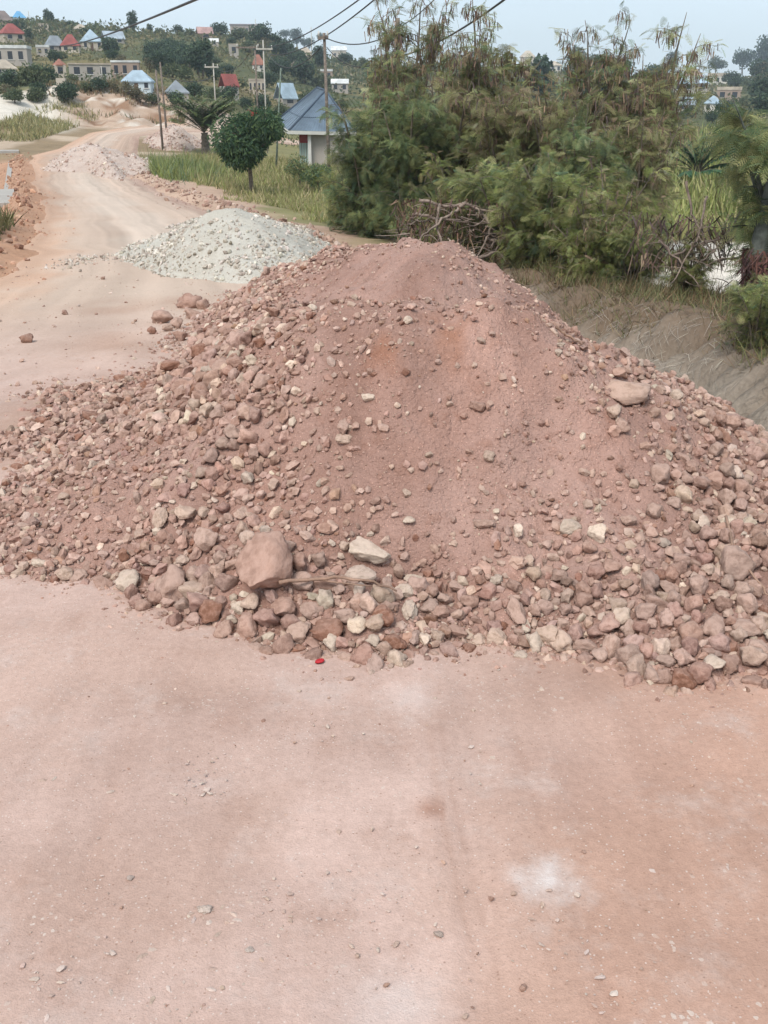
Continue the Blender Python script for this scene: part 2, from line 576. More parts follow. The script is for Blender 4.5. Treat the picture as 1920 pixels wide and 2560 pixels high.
def far_z(x, y):
    r = np.hypot(x, y)
    ua = 384 + 1075 * np.tan(np.clip(np.arctan2(x, np.maximum(y, 1e-3)), -0.75, 0.75))
    i = np.clip(np.searchsorted(FU, ua) - 1, 0, len(FU) - 2)
    f = np.clip((ua - FU[i]) / (FU[i + 1] - FU[i]), 0, 1); f = f * f * (3 - 2 * f)
    j = np.clip(np.searchsorted(FR, r) - 1, 0, len(FR) - 2)
    g = np.clip((r - FR[j]) / (FR[j + 1] - FR[j]), 0, 1)
    return (FZ[i, j] * (1 - g) + FZ[i, j + 1] * g) * (1 - f) + (FZ[i + 1, j] * (1 - g) + FZ[i + 1, j + 1] * g) * f


TOPY = np.array([-8, 4, 8, 10.8, 13.5, 16.5, 21.0]); TOPX = np.array([5.6, 5.2, 4.5, 3.75, 2.65, 1.75, 0.5])
BOTX = np.array([4.5, 4.1, 3.4, 2.7, 1.75, 0.95, -0.6]); BOTZ = np.array([-1.5, -1.5, -1.5, -1.4, -1.15, -0.7, -0.3])
TOPZ = np.array([-0.2, -0.2, -0.2, -0.18, -0.12, -0.10, -0.15])


def groove(x, y):
    """rain-cut rills down the ditch bank: 1 in a rill, 0 between"""
    a = np.maximum(0, .17 - np.abs(fbm(y * 2.3 + x * 1.1, x * .5, 3, 80))) / .17
    b = np.maximum(0, .14 - np.abs(fbm(y * 6.5 + x * 2.4, x * 1.1, 2, 84))) / .14
    return np.clip(a + .45 * b, 0, 1.3)


def H(x, y):
    """ground height, road bed included"""
    x = np.asarray(x, float); y = np.asarray(y, float)
    z = far_z(x, y)
    near = 1 - smooth(45, 72, y)
    xl, xr = XL(y), XR(y)
    xt, xb, zb, zt = np.interp(y, TOPY, TOPX), np.interp(y, TOPY, BOTX), np.interp(y, TOPY, BOTZ), np.interp(y, TOPY, TOPZ)
    yy = np.clip(y, -8, 21)
    e0, e1, e2 = xr, np.maximum(xb, xr + 0.3), np.maximum(xt, xr + 1.0)
    d = np.where(x < e0, 0, np.where(x < e1, zb * smooth(0, 1, (x - e0) / (e1 - e0)),
        np.where(x < e2, zb + (zt - zb) * np.clip((x - e1) / (e2 - e1), 0, 1) ** 0.8, zt - 0.25 * smooth(0, 4, x - e2))))
    wd = 1 - smooth(17.5, 22.5, y)
    nd = -0.3 * smooth(0.6, 4.5, x - xr) + 0.10 * np.exp(-((x - xr - 0.5) / 0.5) ** 2)
    d = d + np.where((x > e1) & (x < e2 + .3), .15 * fbm(x * 1.1 + y * .8, y * .45, 3, 77) + .05 * fbm(x * 4, y * 4, 3, 78) - .24 * groove(x, y), 0)
    right = np.where(x > xr, d * wd + nd * (1 - wd), 0)
    q = xl - x
    left = np.where(q > 0, 0.20 * np.exp(-((q - 0.55) / 0.42) ** 2) - 0.45 * smooth(0.9, 2.4, q), 0)
    z = z + near * (right + left)
    off = smooth(0.1, 1.2, np.maximum(q, x - xr))
    r = np.hypot(x, y)
    amp = np.where(r < 60, 0.10, 0.10 + 0.9 * smooth(60, 220, r))
    ua_ = 384 + 1075 * x / np.maximum(y, 1)
    bk = smooth(100, 106, r) * (1 - smooth(113, 122, r)) * smooth(20, 60, ua_) * (1 - smooth(165, 200, ua_)) * (y > 20)
    z = z + bk * (1.1 * np.abs(fbm(x * .28, r * .2, 4, 13)) - .4 + .8 * fbm(x * .9, r * .5, 3, 14))
    z = z + off * amp * (0.4 * fbm(x * 0.9, y * 0.9, 4, 3) * (r < 140) + 1.2 * fbm(x * 0.07, y * 0.07, 4, 9) * (r > 50))
    return z


def ray_ground(u, v, tmin=2.0):
    d = ray(u, v)
    t = np.geomspace(tmin, 640, 3000)
    f = CAM[2] + d[2] * t - H(d[0] * t, d[1] * t)
    k = int(np.argmax(f <= 0))
    if f[k] > 0 or k == 0: k = len(t) - 1 if f[k] > 0 else 1
    t0, t1 = t[k - 1], t[k]
    tt = t0 + (t1 - t0) * f[k - 1] / (f[k - 1] - f[k]) if f[k] <= 0 else t1
    return CAM + d * tt


SPOT_A = tuple(on(548, 882)[:2]); SPOT_B = tuple(on(395, 1012)[:2]); SPOT_C = tuple(on(410, 702)[:2])
M['road'] = road_mat()

# --- ground sheet: rings round the camera, fine in front
az = np.concatenate([np.arange(-180, -37, 4.0), np.arange(-36, 36, 0.36), np.arange(37, 180, 4.0)]) * math.pi / 180
rad = [0.4]
while rad[-1] < 1000: rad.append(rad[-1] * (1.06 if rad[-1] < 3 else 1.0045 if 88 < rad[-1] < 128 else 1.0065 if 7 < rad[-1] < 19 else 1.017 if rad[-1] < 130 else 1.024))
rad = np.array(rad)
gx = np.outer(rad, np.sin(az)); gy = np.outer(rad, np.cos(az))
gz = H(gx, gy)
inside = (gx > XL(gy) + 0.25) & (gx < XR(gy) - 0.25) & (gy < 66)
gz = gz - 0.05 * inside
gr = np.hypot(gx, gy)


def mixc(c, w, col):
    w = np.asarray(w)[..., None]
    return c * (1 - w) + np.asarray(col) * w


gu, gv, _ = project(np.stack([gx, gy, gz], -1).reshape(-1, 3))
gu, gv = gu.reshape(gx.shape), gv.reshape(gx.shape)
nz1 = fbm(gx * 0.35, gy * 0.35, 4, 21); nz2 = fbm(gx * 0.05, gy * 0.05, 4, 31); nz3 = fbm(gx * 0.02, gy * 0.02, 3, 41)
gc = np.broadcast_to(np.array([0.20, 0.185, 0.085]), gx.shape + (3,)).copy()
qr = gx - XR(gy); ql = XL(gy) - gx
gc = mixc(gc, smooth(0, 1, ql) * (gy < 100), (0.33, 0.25, 0.18))
gc = mixc(gc, (gx > 0) * (1 - smooth(20, 26, gy)) * (qr > 0), (0.15, 0.125, 0.08))
gc = mixc(gc, (1 - smooth(1.2, 2.8, qr - .012 * gy + nz1 * 2.5)) * (1 - smooth(64, 80, gy)), (0.44, 0.31, 0.235))           # sandy road shoulder
gc = mixc(gc, (1 - smooth(17, 19, gy)) * (qr > 0.2) * (1 - smooth(-0.2, 0.4, gx - np.interp(gy, TOPY, TOPX))), (0.265, 0.228, 0.19))   # ditch
gc = mixc(gc, (1 - smooth(17, 19, gy)) * (qr > 0.2) * smooth(-.9, -.1, gx - np.interp(gy, TOPY, TOPX) + nz1) * (1 - smooth(.2, .8, gx - np.interp(gy, TOPY, TOPX))), (0.17, 0.125, 0.09))
gc = mixc(gc, (ql > -0.4) * (1 - smooth(2.2, 3.6, ql + nz1 * 2)) * (gy < 80), (0.40, 0.235, 0.155))   # orange windrow
gc = mixc(gc, smooth(2.4, 3.2, gx + nz1) * (1 - smooth(13, 15, gx)) * smooth(14.0, 15.2, gy + nz1 * 2) * (1 - smooth(22, 24, gy + nz1 * 2)), (0.64, 0.59, 0.53))  # white sand by the trees
fl = smooth(70, 100, gr) * (gx < 0)
gc = mixc(gc, smooth(100, 150, gr), (0.085, 0.095, 0.045))
gc = mixc(gc, smooth(0.05, 0.3, nz2 + 0.5 * nz1) * smooth(110, 160, gr) * 0.8, (0.20, 0.16, 0.075))
gc = mixc(gc, smooth(0.16, 0.34, nz3 + 0.4 * nz2) * smooth(140, 200, gr) * 0.7, (0.33, 0.26, 0.18))
us_ = gu + 14 * nz1
gc = mixc(gc, (us_ < 190) * smooth(62, 70, gr) * (1 - smooth(100, 106, gr)) * (gy > 0), (0.25, 0.185, 0.115))
gc = mixc(gc, (us_ < 190) * smooth(62, 70, gr) * (1 - smooth(100, 106, gr)) * (gy > 0) * smooth(0, .25, fbm(gx * .25, gy * .25, 3, 44)), (0.42, 0.33, 0.25))
bank = smooth(25, 40, us_) * (1 - smooth(168, 186, us_)) * smooth(98, 103, gr) * (1 - smooth(117, 121, gr)) * (gy > 0)
gc = mixc(gc, bank, (0.44, 0.33, 0.255))
bn_ = fbm(gx * 0.5, gr * 0.9, 4, 5)
gc = mixc(gc, bank * smooth(0.0, 0.22, bn_ + .04), (0.25, 0.15, 0.095))
gc = mixc(gc, bank * smooth(0.12, 0.3, fbm(gx * .8, gr * 1.3, 4, 6)), (0.60, 0.53, 0.46))
gc = mixc(gc, (1 - smooth(50, 85, us_)) * smooth(93, 97, gr + 5 * nz1) * (1 - smooth(111, 117, gr + 5 * nz1)) * (gy > 0) * (gx < 0), (0.58, 0.535, 0.47))   # quarried white sand
gc = mixc(gc, smooth(172, 190, us_) * (1 - smooth(235, 262, us_)) * smooth(82, 90, gr + 6 * nz1) * (1 - smooth(114, 124, gr + 8 * nz1)) * (gy > 0), (0.48, 0.375, 0.305))
nr, na = gx.shape
gi = np.arange(nr - 1)[:, None] * na; gj = np.arange(na)[None]; gk = (gj + 1) % na
gq = np.stack([gi + gj, gi + gk, gi + na + gk, gi + na + gj], -1).reshape(-1, 4)
gverts = np.vstack([np.stack([gx, gy, gz], -1).reshape(-1, 3), [[0, 0, -0.06]]])
gcap = np.stack([gj[0], np.full(na, nr * na), gk[0]], 1)
gcols = np.vstack([gc.reshape(-1, 3), [[0.3, 0.2, 0.15]]])
tag(build('ground', gverts, [gq, gcap], M['ground'], None, True, gcols), kind='structure')

# --- road: a ribbon between its two edges
def pline(P, n_seg):
    P = np.asarray(P, float); d = np.r_[0, np.cumsum(np.linalg.norm(np.diff(P, axis=0), axis=1))]
    return P, d


L2 = [(-4.6, -8), (-4.6, 0), (-4.7, 8)] + [tuple(p[:2]) for p in LW[3:]] + [(-25.0, 92), (-23.5, 99), (-18, 106), (-9, 111), (2, 115)]
R2 = [(1.75, -8), (1.75, 0), (1.6, 7)] + [tuple(p[:2]) for p in RW[4:]] + [(-20.0, 90), (-17.5, 96), (-13, 101), (-6, 105), (3, 109)]
ctrl = np.linspace(0, 1, len(L2)); ctrl_r = np.linspace(0, 1, len(R2))
ylist = [-8.0]
while ylist[-1] < 66: ylist.append(ylist[-1] + (0.5 if ylist[-1] < 0 else 0.035 + 0.03 * max(0, ylist[-1] - 1.2)))
ylist = np.array([y for y in ylist if y < min(LYY.max(), RYY.max())])
ls = [np.stack([XL(ylist), ylist], 1)]; rs = [np.stack([XR(ylist), ylist], 1)]
tl = np.linspace(0, 1, 40)[1:]
La = np.array([ls[0][-1]] + [(-25.4, 92), (-23.8, 99.5), (-18, 106), (-9, 111), (2, 115)]); Ra = np.array([rs[0][-1]] + [(-20.5, 90), (-17.5, 96), (-13, 101), (-6, 105), (3, 109)])
def along(P, t):
    d = np.r_[0, np.cumsum(np.linalg.norm(np.diff(P, axis=0), axis=1))]; d /= d[-1]
    return np.stack([np.interp(t, d, P[:, 0]), np.interp(t, d, P[:, 1])], 1)
ls.append(along(La, tl)); rs.append(along(Ra, tl))
rl, rr_ = np.vstack(ls), np.vstack(rs)
cs = np.r_[np.linspace(0, .5, 50, endpoint=False), np.linspace(.5, 1, 170)]
rx = rl[:, None, 0] * (1 - cs) + rr_[:, None, 0] * cs; ry = rl[:, None, 1] * (1 - cs) + rr_[:, None, 1] * cs
rz = H(rx, ry) + 0.012
edge = np.minimum(cs, 1 - cs)[None] * np.ones_like(rx)
wav = smooth(0.0, 0.04, edge)
rz = rz - 0.05 * (1 - wav) + wav * (0.016 * (1 - .9 * smooth(5, 11, ry)) * fbm(rx * 1.1, ry * 1.1, 4, 61) + 0.010 * fbm(rx * 5, ry * 5, 3, 71) * (ry < 14))
# wheel ruts and the shallow tyre mark that runs past the camera
rz = rz - 0.008 * np.exp(-((rx - 0.10 - 0.06 * ry) / 0.05) ** 2) * (ry < 3.0)
trk = np.zeros_like(rx)
for (pa, pb, wd_) in [((425, 690), (478, 1020), .012), ((436, 690), (500, 1020), .010), ((520, 745), (610, 1020), .012), ((150, 700), (40, 1020), .02), ((20, 660), (330, 700), .015)]:
    a_, b_ = on(*pa), on(*pb); tt_ = (ry - b_[1]) / (a_[1] - b_[1])
    cx_ = b_[0] + (a_[0] - b_[0]) * tt_ + .012 * np.sin(ry * 5)
    trk += np.exp(-((rx - cx_) / wd_) ** 2) * (tt_ > -.2) * (tt_ < 1.0) * (.6 + .8 * fbm(rx * 6, ry * 6, 2, 65))
rz = rz - .007 * trk + .004 * np.clip(fbm(rx * 9, ry * 9, 3, 67), 0, 1) * (ry < 5)
wide = smooth(60, 64, ry)
rc = np.broadcast_to(np.array([0.475, 0.335, 0.287]), rx.shape + (3,)).copy()
rn1 = fbm(rx * 0.5, ry * 0.5, 4, 81); rn2 = fbm(rx * 1.7, ry * 1.7, 4, 91)
rc = mixc(rc, smooth(0.1, .95, rx + 0.5 * rn1 + .3 * rn2 - 0.35 * (ry - 2.4)) * (1 - smooth(3.2, 4.5, ry)) * 0.7, (0.42, 0.24, 0.17))       # red earth on the right
rc = mixc(rc, smooth(0.0, 0.35, rn2 + 0.1) * (ry < 4) * 0.35, (0.39, 0.255, 0.20))
rc = mixc(rc, smooth(5, 12, ry) * 0.9, (0.475, 0.365, 0.29))
rc = mixc(rc, smooth(48, 62, ry) * 0.9, (0.455, 0.325, 0.25))
rc = mixc(rc, smooth(0.28, 0.42, cs + 0.2 * rn1) * (1 - smooth(0.52, 0.7, cs + 0.2 * rn1)) * smooth(9, 22, ry) * 0.5, (0.52, 0.44, 0.375))  # pale worn track
rc = mixc(rc, (1 - smooth(0.06, 0.24, cs + 0.10 * rn2)) * smooth(6, 11, ry) * 0.85, (0.45, 0.285, 0.20))     # orange edge
rc = mixc(rc, smooth(0.80, 0.97, cs + 0.12 * rn2) * smooth(13, 18, ry) * 0.8, (0.34, 0.22, 0.175))
for (pu, pv, pr) in [(108, 306, .42), (98, 346, .40), (60, 420, .3), (20, 440, .5), (190, 300, .3)]:
    p = on(pu, pv)
    rc = mixc(rc, np.exp(-(((rx - p[0]) / pr) ** 2 + ((ry - p[1]) / (pr * 1.5)) ** 2)) * (0.55 + rn2), (0.36, 0.225, 0.165))   # damp brown stains
rc = mixc(rc, np.clip(trk, 0, 1) * .35, (0.36, 0.225, 0.175))
for (pu, pv, pr) in [(425, 800, .028), (432, 806, .02), (440, 816, .018), (262, 664, .025)]:
    p = on(pu, pv)
    rc = mixc(rc, np.clip(np.exp(-(((rx - p[0]) / pr) ** 2 + ((ry - p[1]) / (pr * 1.6)) ** 2)) * (.45 + 2.4 * fbm(rx * 16, ry * 16, 3, 68)), 0, 1), (0.30, 0.165, 0.12))
trk2 = fbm(cs[None] * 16 + 0 * ry, ry * .05 + 0 * rx, 3, 411) + .5 * fbm(cs[None] * 40 + 0 * ry, ry * .09 + 0 * rx, 2, 412)
rc = rc * (1 + (smooth(5, 12, ry) * .28 * trk2)[..., None])
ra, rb = rx.shape
ri = np.arange(ra - 1)[:, None] * rb; rj = np.arange(rb - 1)[None]
rq = np.stack([ri + rj, ri + rj + 1, ri + rb + rj + 1, ri + rb + rj], -1).reshape(-1, 4)
tag(build('road', np.stack([rx, ry, rz], -1).reshape(-1, 3), rq, M['road'], None, True, rc.reshape(-1, 3)), kind='structure')

# ------------------------------------------------------------------ heaps
class Heap:
    """a smooth surface through measured points (thin plate), roughened"""
    def __init__(s, pts, lam=2e-3, rough=1.0, seed=0):
        P = np.array(pts, float); s.P = P[:, :2]
        n = len(P)
        K = s.k(np.linalg.norm(s.P[:, None] - s.P[None], axis=2)) + lam * np.eye(n)
        Q = np.c_[np.ones(n), s.P]
        A = np.block([[K, Q], [Q.T, np.zeros((3, 3))]])
        s.w = np.linalg.solve(A, np.r_[P[:, 2], 0, 0, 0]); s.rough = rough; s.seed = seed

    @staticmethod
    def k(r):
        return np.where(r > 1e-9, r * r * np.log(np.maximum(r, 1e-9)), 0)

    def z(s, x, y):
        x = np.asarray(x, float); y = np.asarray(y, float); sh = x.shape
        X = np.stack([x.ravel(), y.ravel()], 1)
        out = np.empty(len(X))
        for a in range(0, len(X), 20000):
            b = X[a:a + 20000]
            r = np.linalg.norm(b[:, None] - s.P[None], axis=2)
            out[a:a + 20000] = s.k(r) @ s.w[:-3] + s.w[-3] + b @ s.w[-2:]
        out = out.reshape(sh)
        g = s.rough
        return out + g * (0.07 * fbm(x * 2.2, y * 2.2, 3, s.seed) + 0.06 * fbm(x * 7, y * 5, 3, s.seed + 5) + 0.022 * np.maximum(fbm(x * 15, y * 15, 2, s.seed + 9), -.1))

    def normal(s, x, y, e=0.04):
        n = np.stack([-(s.z(x + e, y) - s.z(x - e, y)) / (2 * e), -(s.z(x, y + e) - s.z(x, y - e)) / (2 * e), np.ones_like(x)], -1)
        return n / np.linalg.norm(n, axis=-1)[..., None]

    def hit(s, u, v, tmin=1.5, tmax=20):
        d = ray(u, v); t = np.linspace(tmin, tmax, 500)
        x, y = d[0] * t, d[1] * t
        f = CAM[2] + d[2] * t - np.maximum(s.z(x, y), zr(y))
        k = int(np.argmax(f <= 0)); k = max(k, 1)
        tt = t[k - 1] + (t[k] - t[k - 1]) * f[k - 1] / (f[k - 1] - f[k] + 1e-12)
        return CAM + d * tt


toe = [(0, 574), (93, 586), (130, 612), (185, 628), (250, 645), (310, 652), (370, 658), (417, 646), (463, 638), (532, 658), (602, 664), (648, 680), (694, 690), (768, 688)]
pts = []
for u, v in toe:
    p = on(u, v, 0.0); pts.append((p[0], p[1] + 0.02, 0.0)); pts.append((p[0], p[1] - 0.4, -0.22))
back = [(0, 478), (60, 398), (100, 386), (150, 374), (180, 356), (193, 342), (206, 324), (220, 308), (232, 293)]
for u, v in back:
    p = on(u, v, 0.0); pts.append((p[0], p[1], p[2]))
for x, y, z in [(-2.3, 4.6, -.12), (-2.7, 6.6, -.25), (-2.1, 8.0, -.35), (-2.3, 9.5, -.5), (-2.2, 11.2, -.55), (-2.2, 3.8, -.1)]:
    pts.append((x, y, z))
body = [(280, 312, .80), (330, 305, .88), (400, 304, .92), (470, 307, .90), (520, 314, .84), (560, 335, .77), (600, 356, .70), (650, 386, .58), (700, 411, .46), (768, 437, .33),
        (400, 450, .50), (400, 550, .19), (400, 370, .74), (470, 370, .74), (330, 370, .70), (250, 450, .43), (250, 550, .17), (150, 480, .28), (150, 550, .11), (80, 460, .20), (40, 505, .11),
        (200, 400, .42), (120, 412, .20), (250, 380, .60), (300, 350, .74), (222, 350, .36), (248, 312, .44), (268, 291, .44), (196, 372, .2),
        (550, 450, .47), (550, 550, .21), (650, 480, .37), (650, 580, .15), (740, 520, .25), (740, 610, .10), (600, 400, .60), (540, 380, .70),
        (420, 249, .92), (375, 251, .86), (330, 257, .73), (285, 268, .5), (470, 260, .80), (505, 290, .70), (420, 277, .82), (350, 280, .72), (300, 287, .6)]
for u, v, z in body:
    p = on(u, v, z); pts.append(tuple(p))
for u, v, z in [(300, 308, .83), (345, 304, .90), (400, 304, .93), (450, 305, .92), (500, 310, .87)]:
    p = on(u, v, z); pts.append((p[0], p[1] + .42, z - .20))
for x, y, z in [(0.1, 5.6, .62), (-.5, 5.6, .56), (.6, 5.6, .58), (0, 9.6, -.1), (.9, 9.0, -.3), (1.7, 8.0, -.7), (-1.0, 10.4, .02), (2.5, 5.2, -.6), (2.35, 6.4, -.7), (2.7, 3.9, -.3), (2.3, 2.9, -.08), (1.2, 6.6, .3), (1.7, 5.4, .16)]:
    pts.append((x, y, z))
MAIN = Heap(pts, 1.5e-3, 1.0, 100)
hx, hy = np.meshgrid(np.arange(-3.0, 3.2, 0.022), np.arange(2.2, 11.6, 0.026))
hz = MAIN.z(hx, hy)
keep_v = hz > H(hx, hy) - 0.09


def grid_mesh(x, y, z, keep):
    a, b = x.shape
    i = np.arange(a - 1)[:, None] * b; j = np.arange(b - 1)[None]
    q = np.stack([i + j, i + j + 1, i + b + j + 1, i + b + j], -1).reshape(-1, 4)
    k = keep.ravel(); q = q[k[q].all(1)]
    used = np.unique(q); mp = np.full(a * b, -1); mp[used] = np.arange(len(used))
    return np.stack([x, y, z], -1).reshape(-1, 3)[used], mp[q]


heap = tag(empty('rubble_heap', (0.1, 4.8, 0)), 'large heap of pinkish red earth and stones tipped across the road', 'rubble heap')
o0 = np.array([0.1, 4.8, 0])
hv, hq = grid_mesh(hx, hy, hz, keep_v)
hc = np.ones((len(hv), 3)) * (1 + .22 * fbm(hv[:, 0] * 2.5, hv[:, 1] * 1.3, 4, 120) + .25 * fbm(hv[:, 0] * 9, hv[:, 1] * 4, 3, 121))[:, None]
hc = mixc(hc, smooth(.05, .3, fbm(hv[:, 0] * 1.6, hv[:, 1] * 1.6, 3, 122)) * .6, (1.16, 1.2, 1.22))
for (pu, pv, pr) in [(384, 345, .07), (396, 352, .06), (448, 335, .10), (440, 322, .08), (455, 345, .08)]:
    p = MAIN.hit(pu, pv)
    w_ = np.exp(-(((hv[:, 0] - p[0]) / pr) ** 2 + ((hv[:, 1] - p[1]) / pr) ** 2)) * (.75 + 1.5 * fbm(hv[:, 0] * 12, hv[:, 1] * 12, 3, 123))
    hc = mixc(hc, np.clip(w_, 0, 1), (.90, .74, .62))
build('soil', hv - o0, hq, M['soil_tinted'], heap, True, hc)

# --- stone templates
def stone_template(seed, sub, cuts=7, rough=0.10):
    r = np.random.default_rng(seed)
    bm = bmesh.new(); bmesh.ops.create_icosphere(bm, subdivisions=sub, radius=1.0)
    v = np.array([x.co for x in bm.verts]); f = np.array([[l.index for l in p.verts] for p in bm.faces]); bm.free()
    for _ in range(cuts):
        n = r.normal(size=3); n /= np.linalg.norm(n); d = r.uniform(0.48, 0.86)
        s_ = v @ n; over = np.maximum(s_ - d, 0); v = v - np.outer(over * 0.94, n)
    off = r.uniform(0, 50, 3)
    if sub > 1:
        v = v * np.array([1 + rough * 2.0 * mnoise.noise(Vector(p * 1.5 + off)) + rough * 1.2 * mnoise.noise(Vector(p * 3.6 + off)) + (rough * .7 * mnoise.noise(Vector(p * 8 + off)) if sub > 2 else 0) for p in v])[:, None]
    else:
        v = v * r.uniform(0.75, 1.2, (len(v), 1))
    v = v * np.array([r.uniform(.95, 1.3), r.uniform(.8, 1.05), r.uniform(.62, .9)])
    return (v / np.abs(v).max(0) if sub > 2 else v / np.abs(v).max(0).mean()), f


ST_BIG = [stone_template(500 + k, 4 if k < 6 else 3, 8, 0.15) for k in range(24)]
for k_, (sd_, n_) in enumerate([(571, 6), (574, 7), (577, 6), (580, 7)]):
    ST_BIG[k_] = stone_template(sd_, 4, n_, 0.085)
ST_MID = [stone_template(700 + k, 2, 7, 0.2) for k in range(16)]
ST_SML = [stone_template(900 + k, 1, 5) for k in range(14)]
BIG_ME = [mesh_data('stone', v, f, M['stone'], True) for v, f in ST_BIG]
PAL = [(.345, .215, .172), (.39, .255, .208), (.44, .305, .252), (.50, .372, .30), (.565, .46, .375), (.25, .13, .09), (.39, .272, .225), (.365, .22, .16)]
PPB = [.26, .25, .20, .13, .06, .04, .04, .02]

# --- where the heap is stony: (u, v, share of stones, share of big ones)
SM = [(200, 340, 1, 1), (220, 380, 1, 1), (250, 420, .9, .8), (180, 380, .9, .9), (280, 350, .55, .4), (130, 420, .8, .6), (80, 440, .85, .6), (40, 480, .8, .4), (150, 468, .4, .2), (100, 515, .45, .15),
      (60, 545, .7, .4), (205, 465, .85, .7), (240, 500, .8, .6), (180, 545, .75, .5), (230, 565, 1, .9), (280, 600, 1, 1), (350, 600, 1, 1), (420, 600, 1, .9), (500, 590, 1, .8), (600, 610, 1, 1), (700, 610, 1, 1),
      (600, 560, .8, .5), (650, 545, .6, .4), (700, 490, 1, .9), (740, 440, .8, .7), (650, 450, .5, .4), (610, 400, .35, .4), (560, 430, .24, .05), (450, 430, .24, .05), (400, 360, .26, .06), (350, 420, .32, .1),
      (330, 350, .4, .2), (420, 500, .32, .08), (350, 520, .6, .3), (465, 540, .18, .04), (540, 540, .65, .35), (400, 560, .7, .4), (300, 470, .55, .3), (420, 270, .03, .02), (360, 275, .05, .02), (300, 290, .3, .1),
      (480, 290, .2, .1), (450, 315, .4, .1), (360, 320, .4, .15), (600, 372, .5, .4), (680, 425, .5, .6), (130, 570, .8, .7), (60, 580, .7, .4), (740, 540, 1, .9), (500, 470, .26, .05), (600, 480, .36, .1), (620, 520, .4, .1), (500, 380, .24, .05), (545, 350, .2, .1), (240, 320, .9, .7)]
SMP = np.array([MAIN.hit(u, v) for u, v, _, _ in SM])[:, :2]
SMV = np.array([(a, b) for _, _, a, b in SM])


def stony(x, y):
    d2 = (x[:, None] - SMP[None, :, 0]) ** 2 + (y[:, None] - SMP[None, :, 1]) ** 2 + 0.012
    w = d2 ** -1.8
    return (w @ SMV) / w.sum(1)[:, None]


def orient(n, m, flat):
    """random turn about the slope normal with a random tilt"""
    up = n + rng.normal(scale=flat, size=n.shape)
    d = np.cross(up, rng.normal(size=n.shape))
    return frames(d, up)


placed = []         # x, y, r of everything large
cell = {}


def free(x, y, r, k=0.72):
    ci, cj = int(x / .15), int(y / .15)
    for a in (-1, 0, 1):
        for b in (-1, 0, 1):
            for (px, py, pr) in cell.get((ci + a, cj + b), ()):
                if (px - x) ** 2 + (py - y) ** 2 < (k * (pr + r)) ** 2: return False
    return True


def occupy(x, y, r):
    cell.setdefault((int(x / .15), int(y / .15)), []).append((x, y, r))


def matrix_of(rows, scale, loc):
    from mathutils import Matrix
    m = Matrix.Identity(4)
    for i in range(3):
        for j in range(3): m[j][i] = rows[i][j] * scale[i]
        m[i][3] = loc[i]
    return m


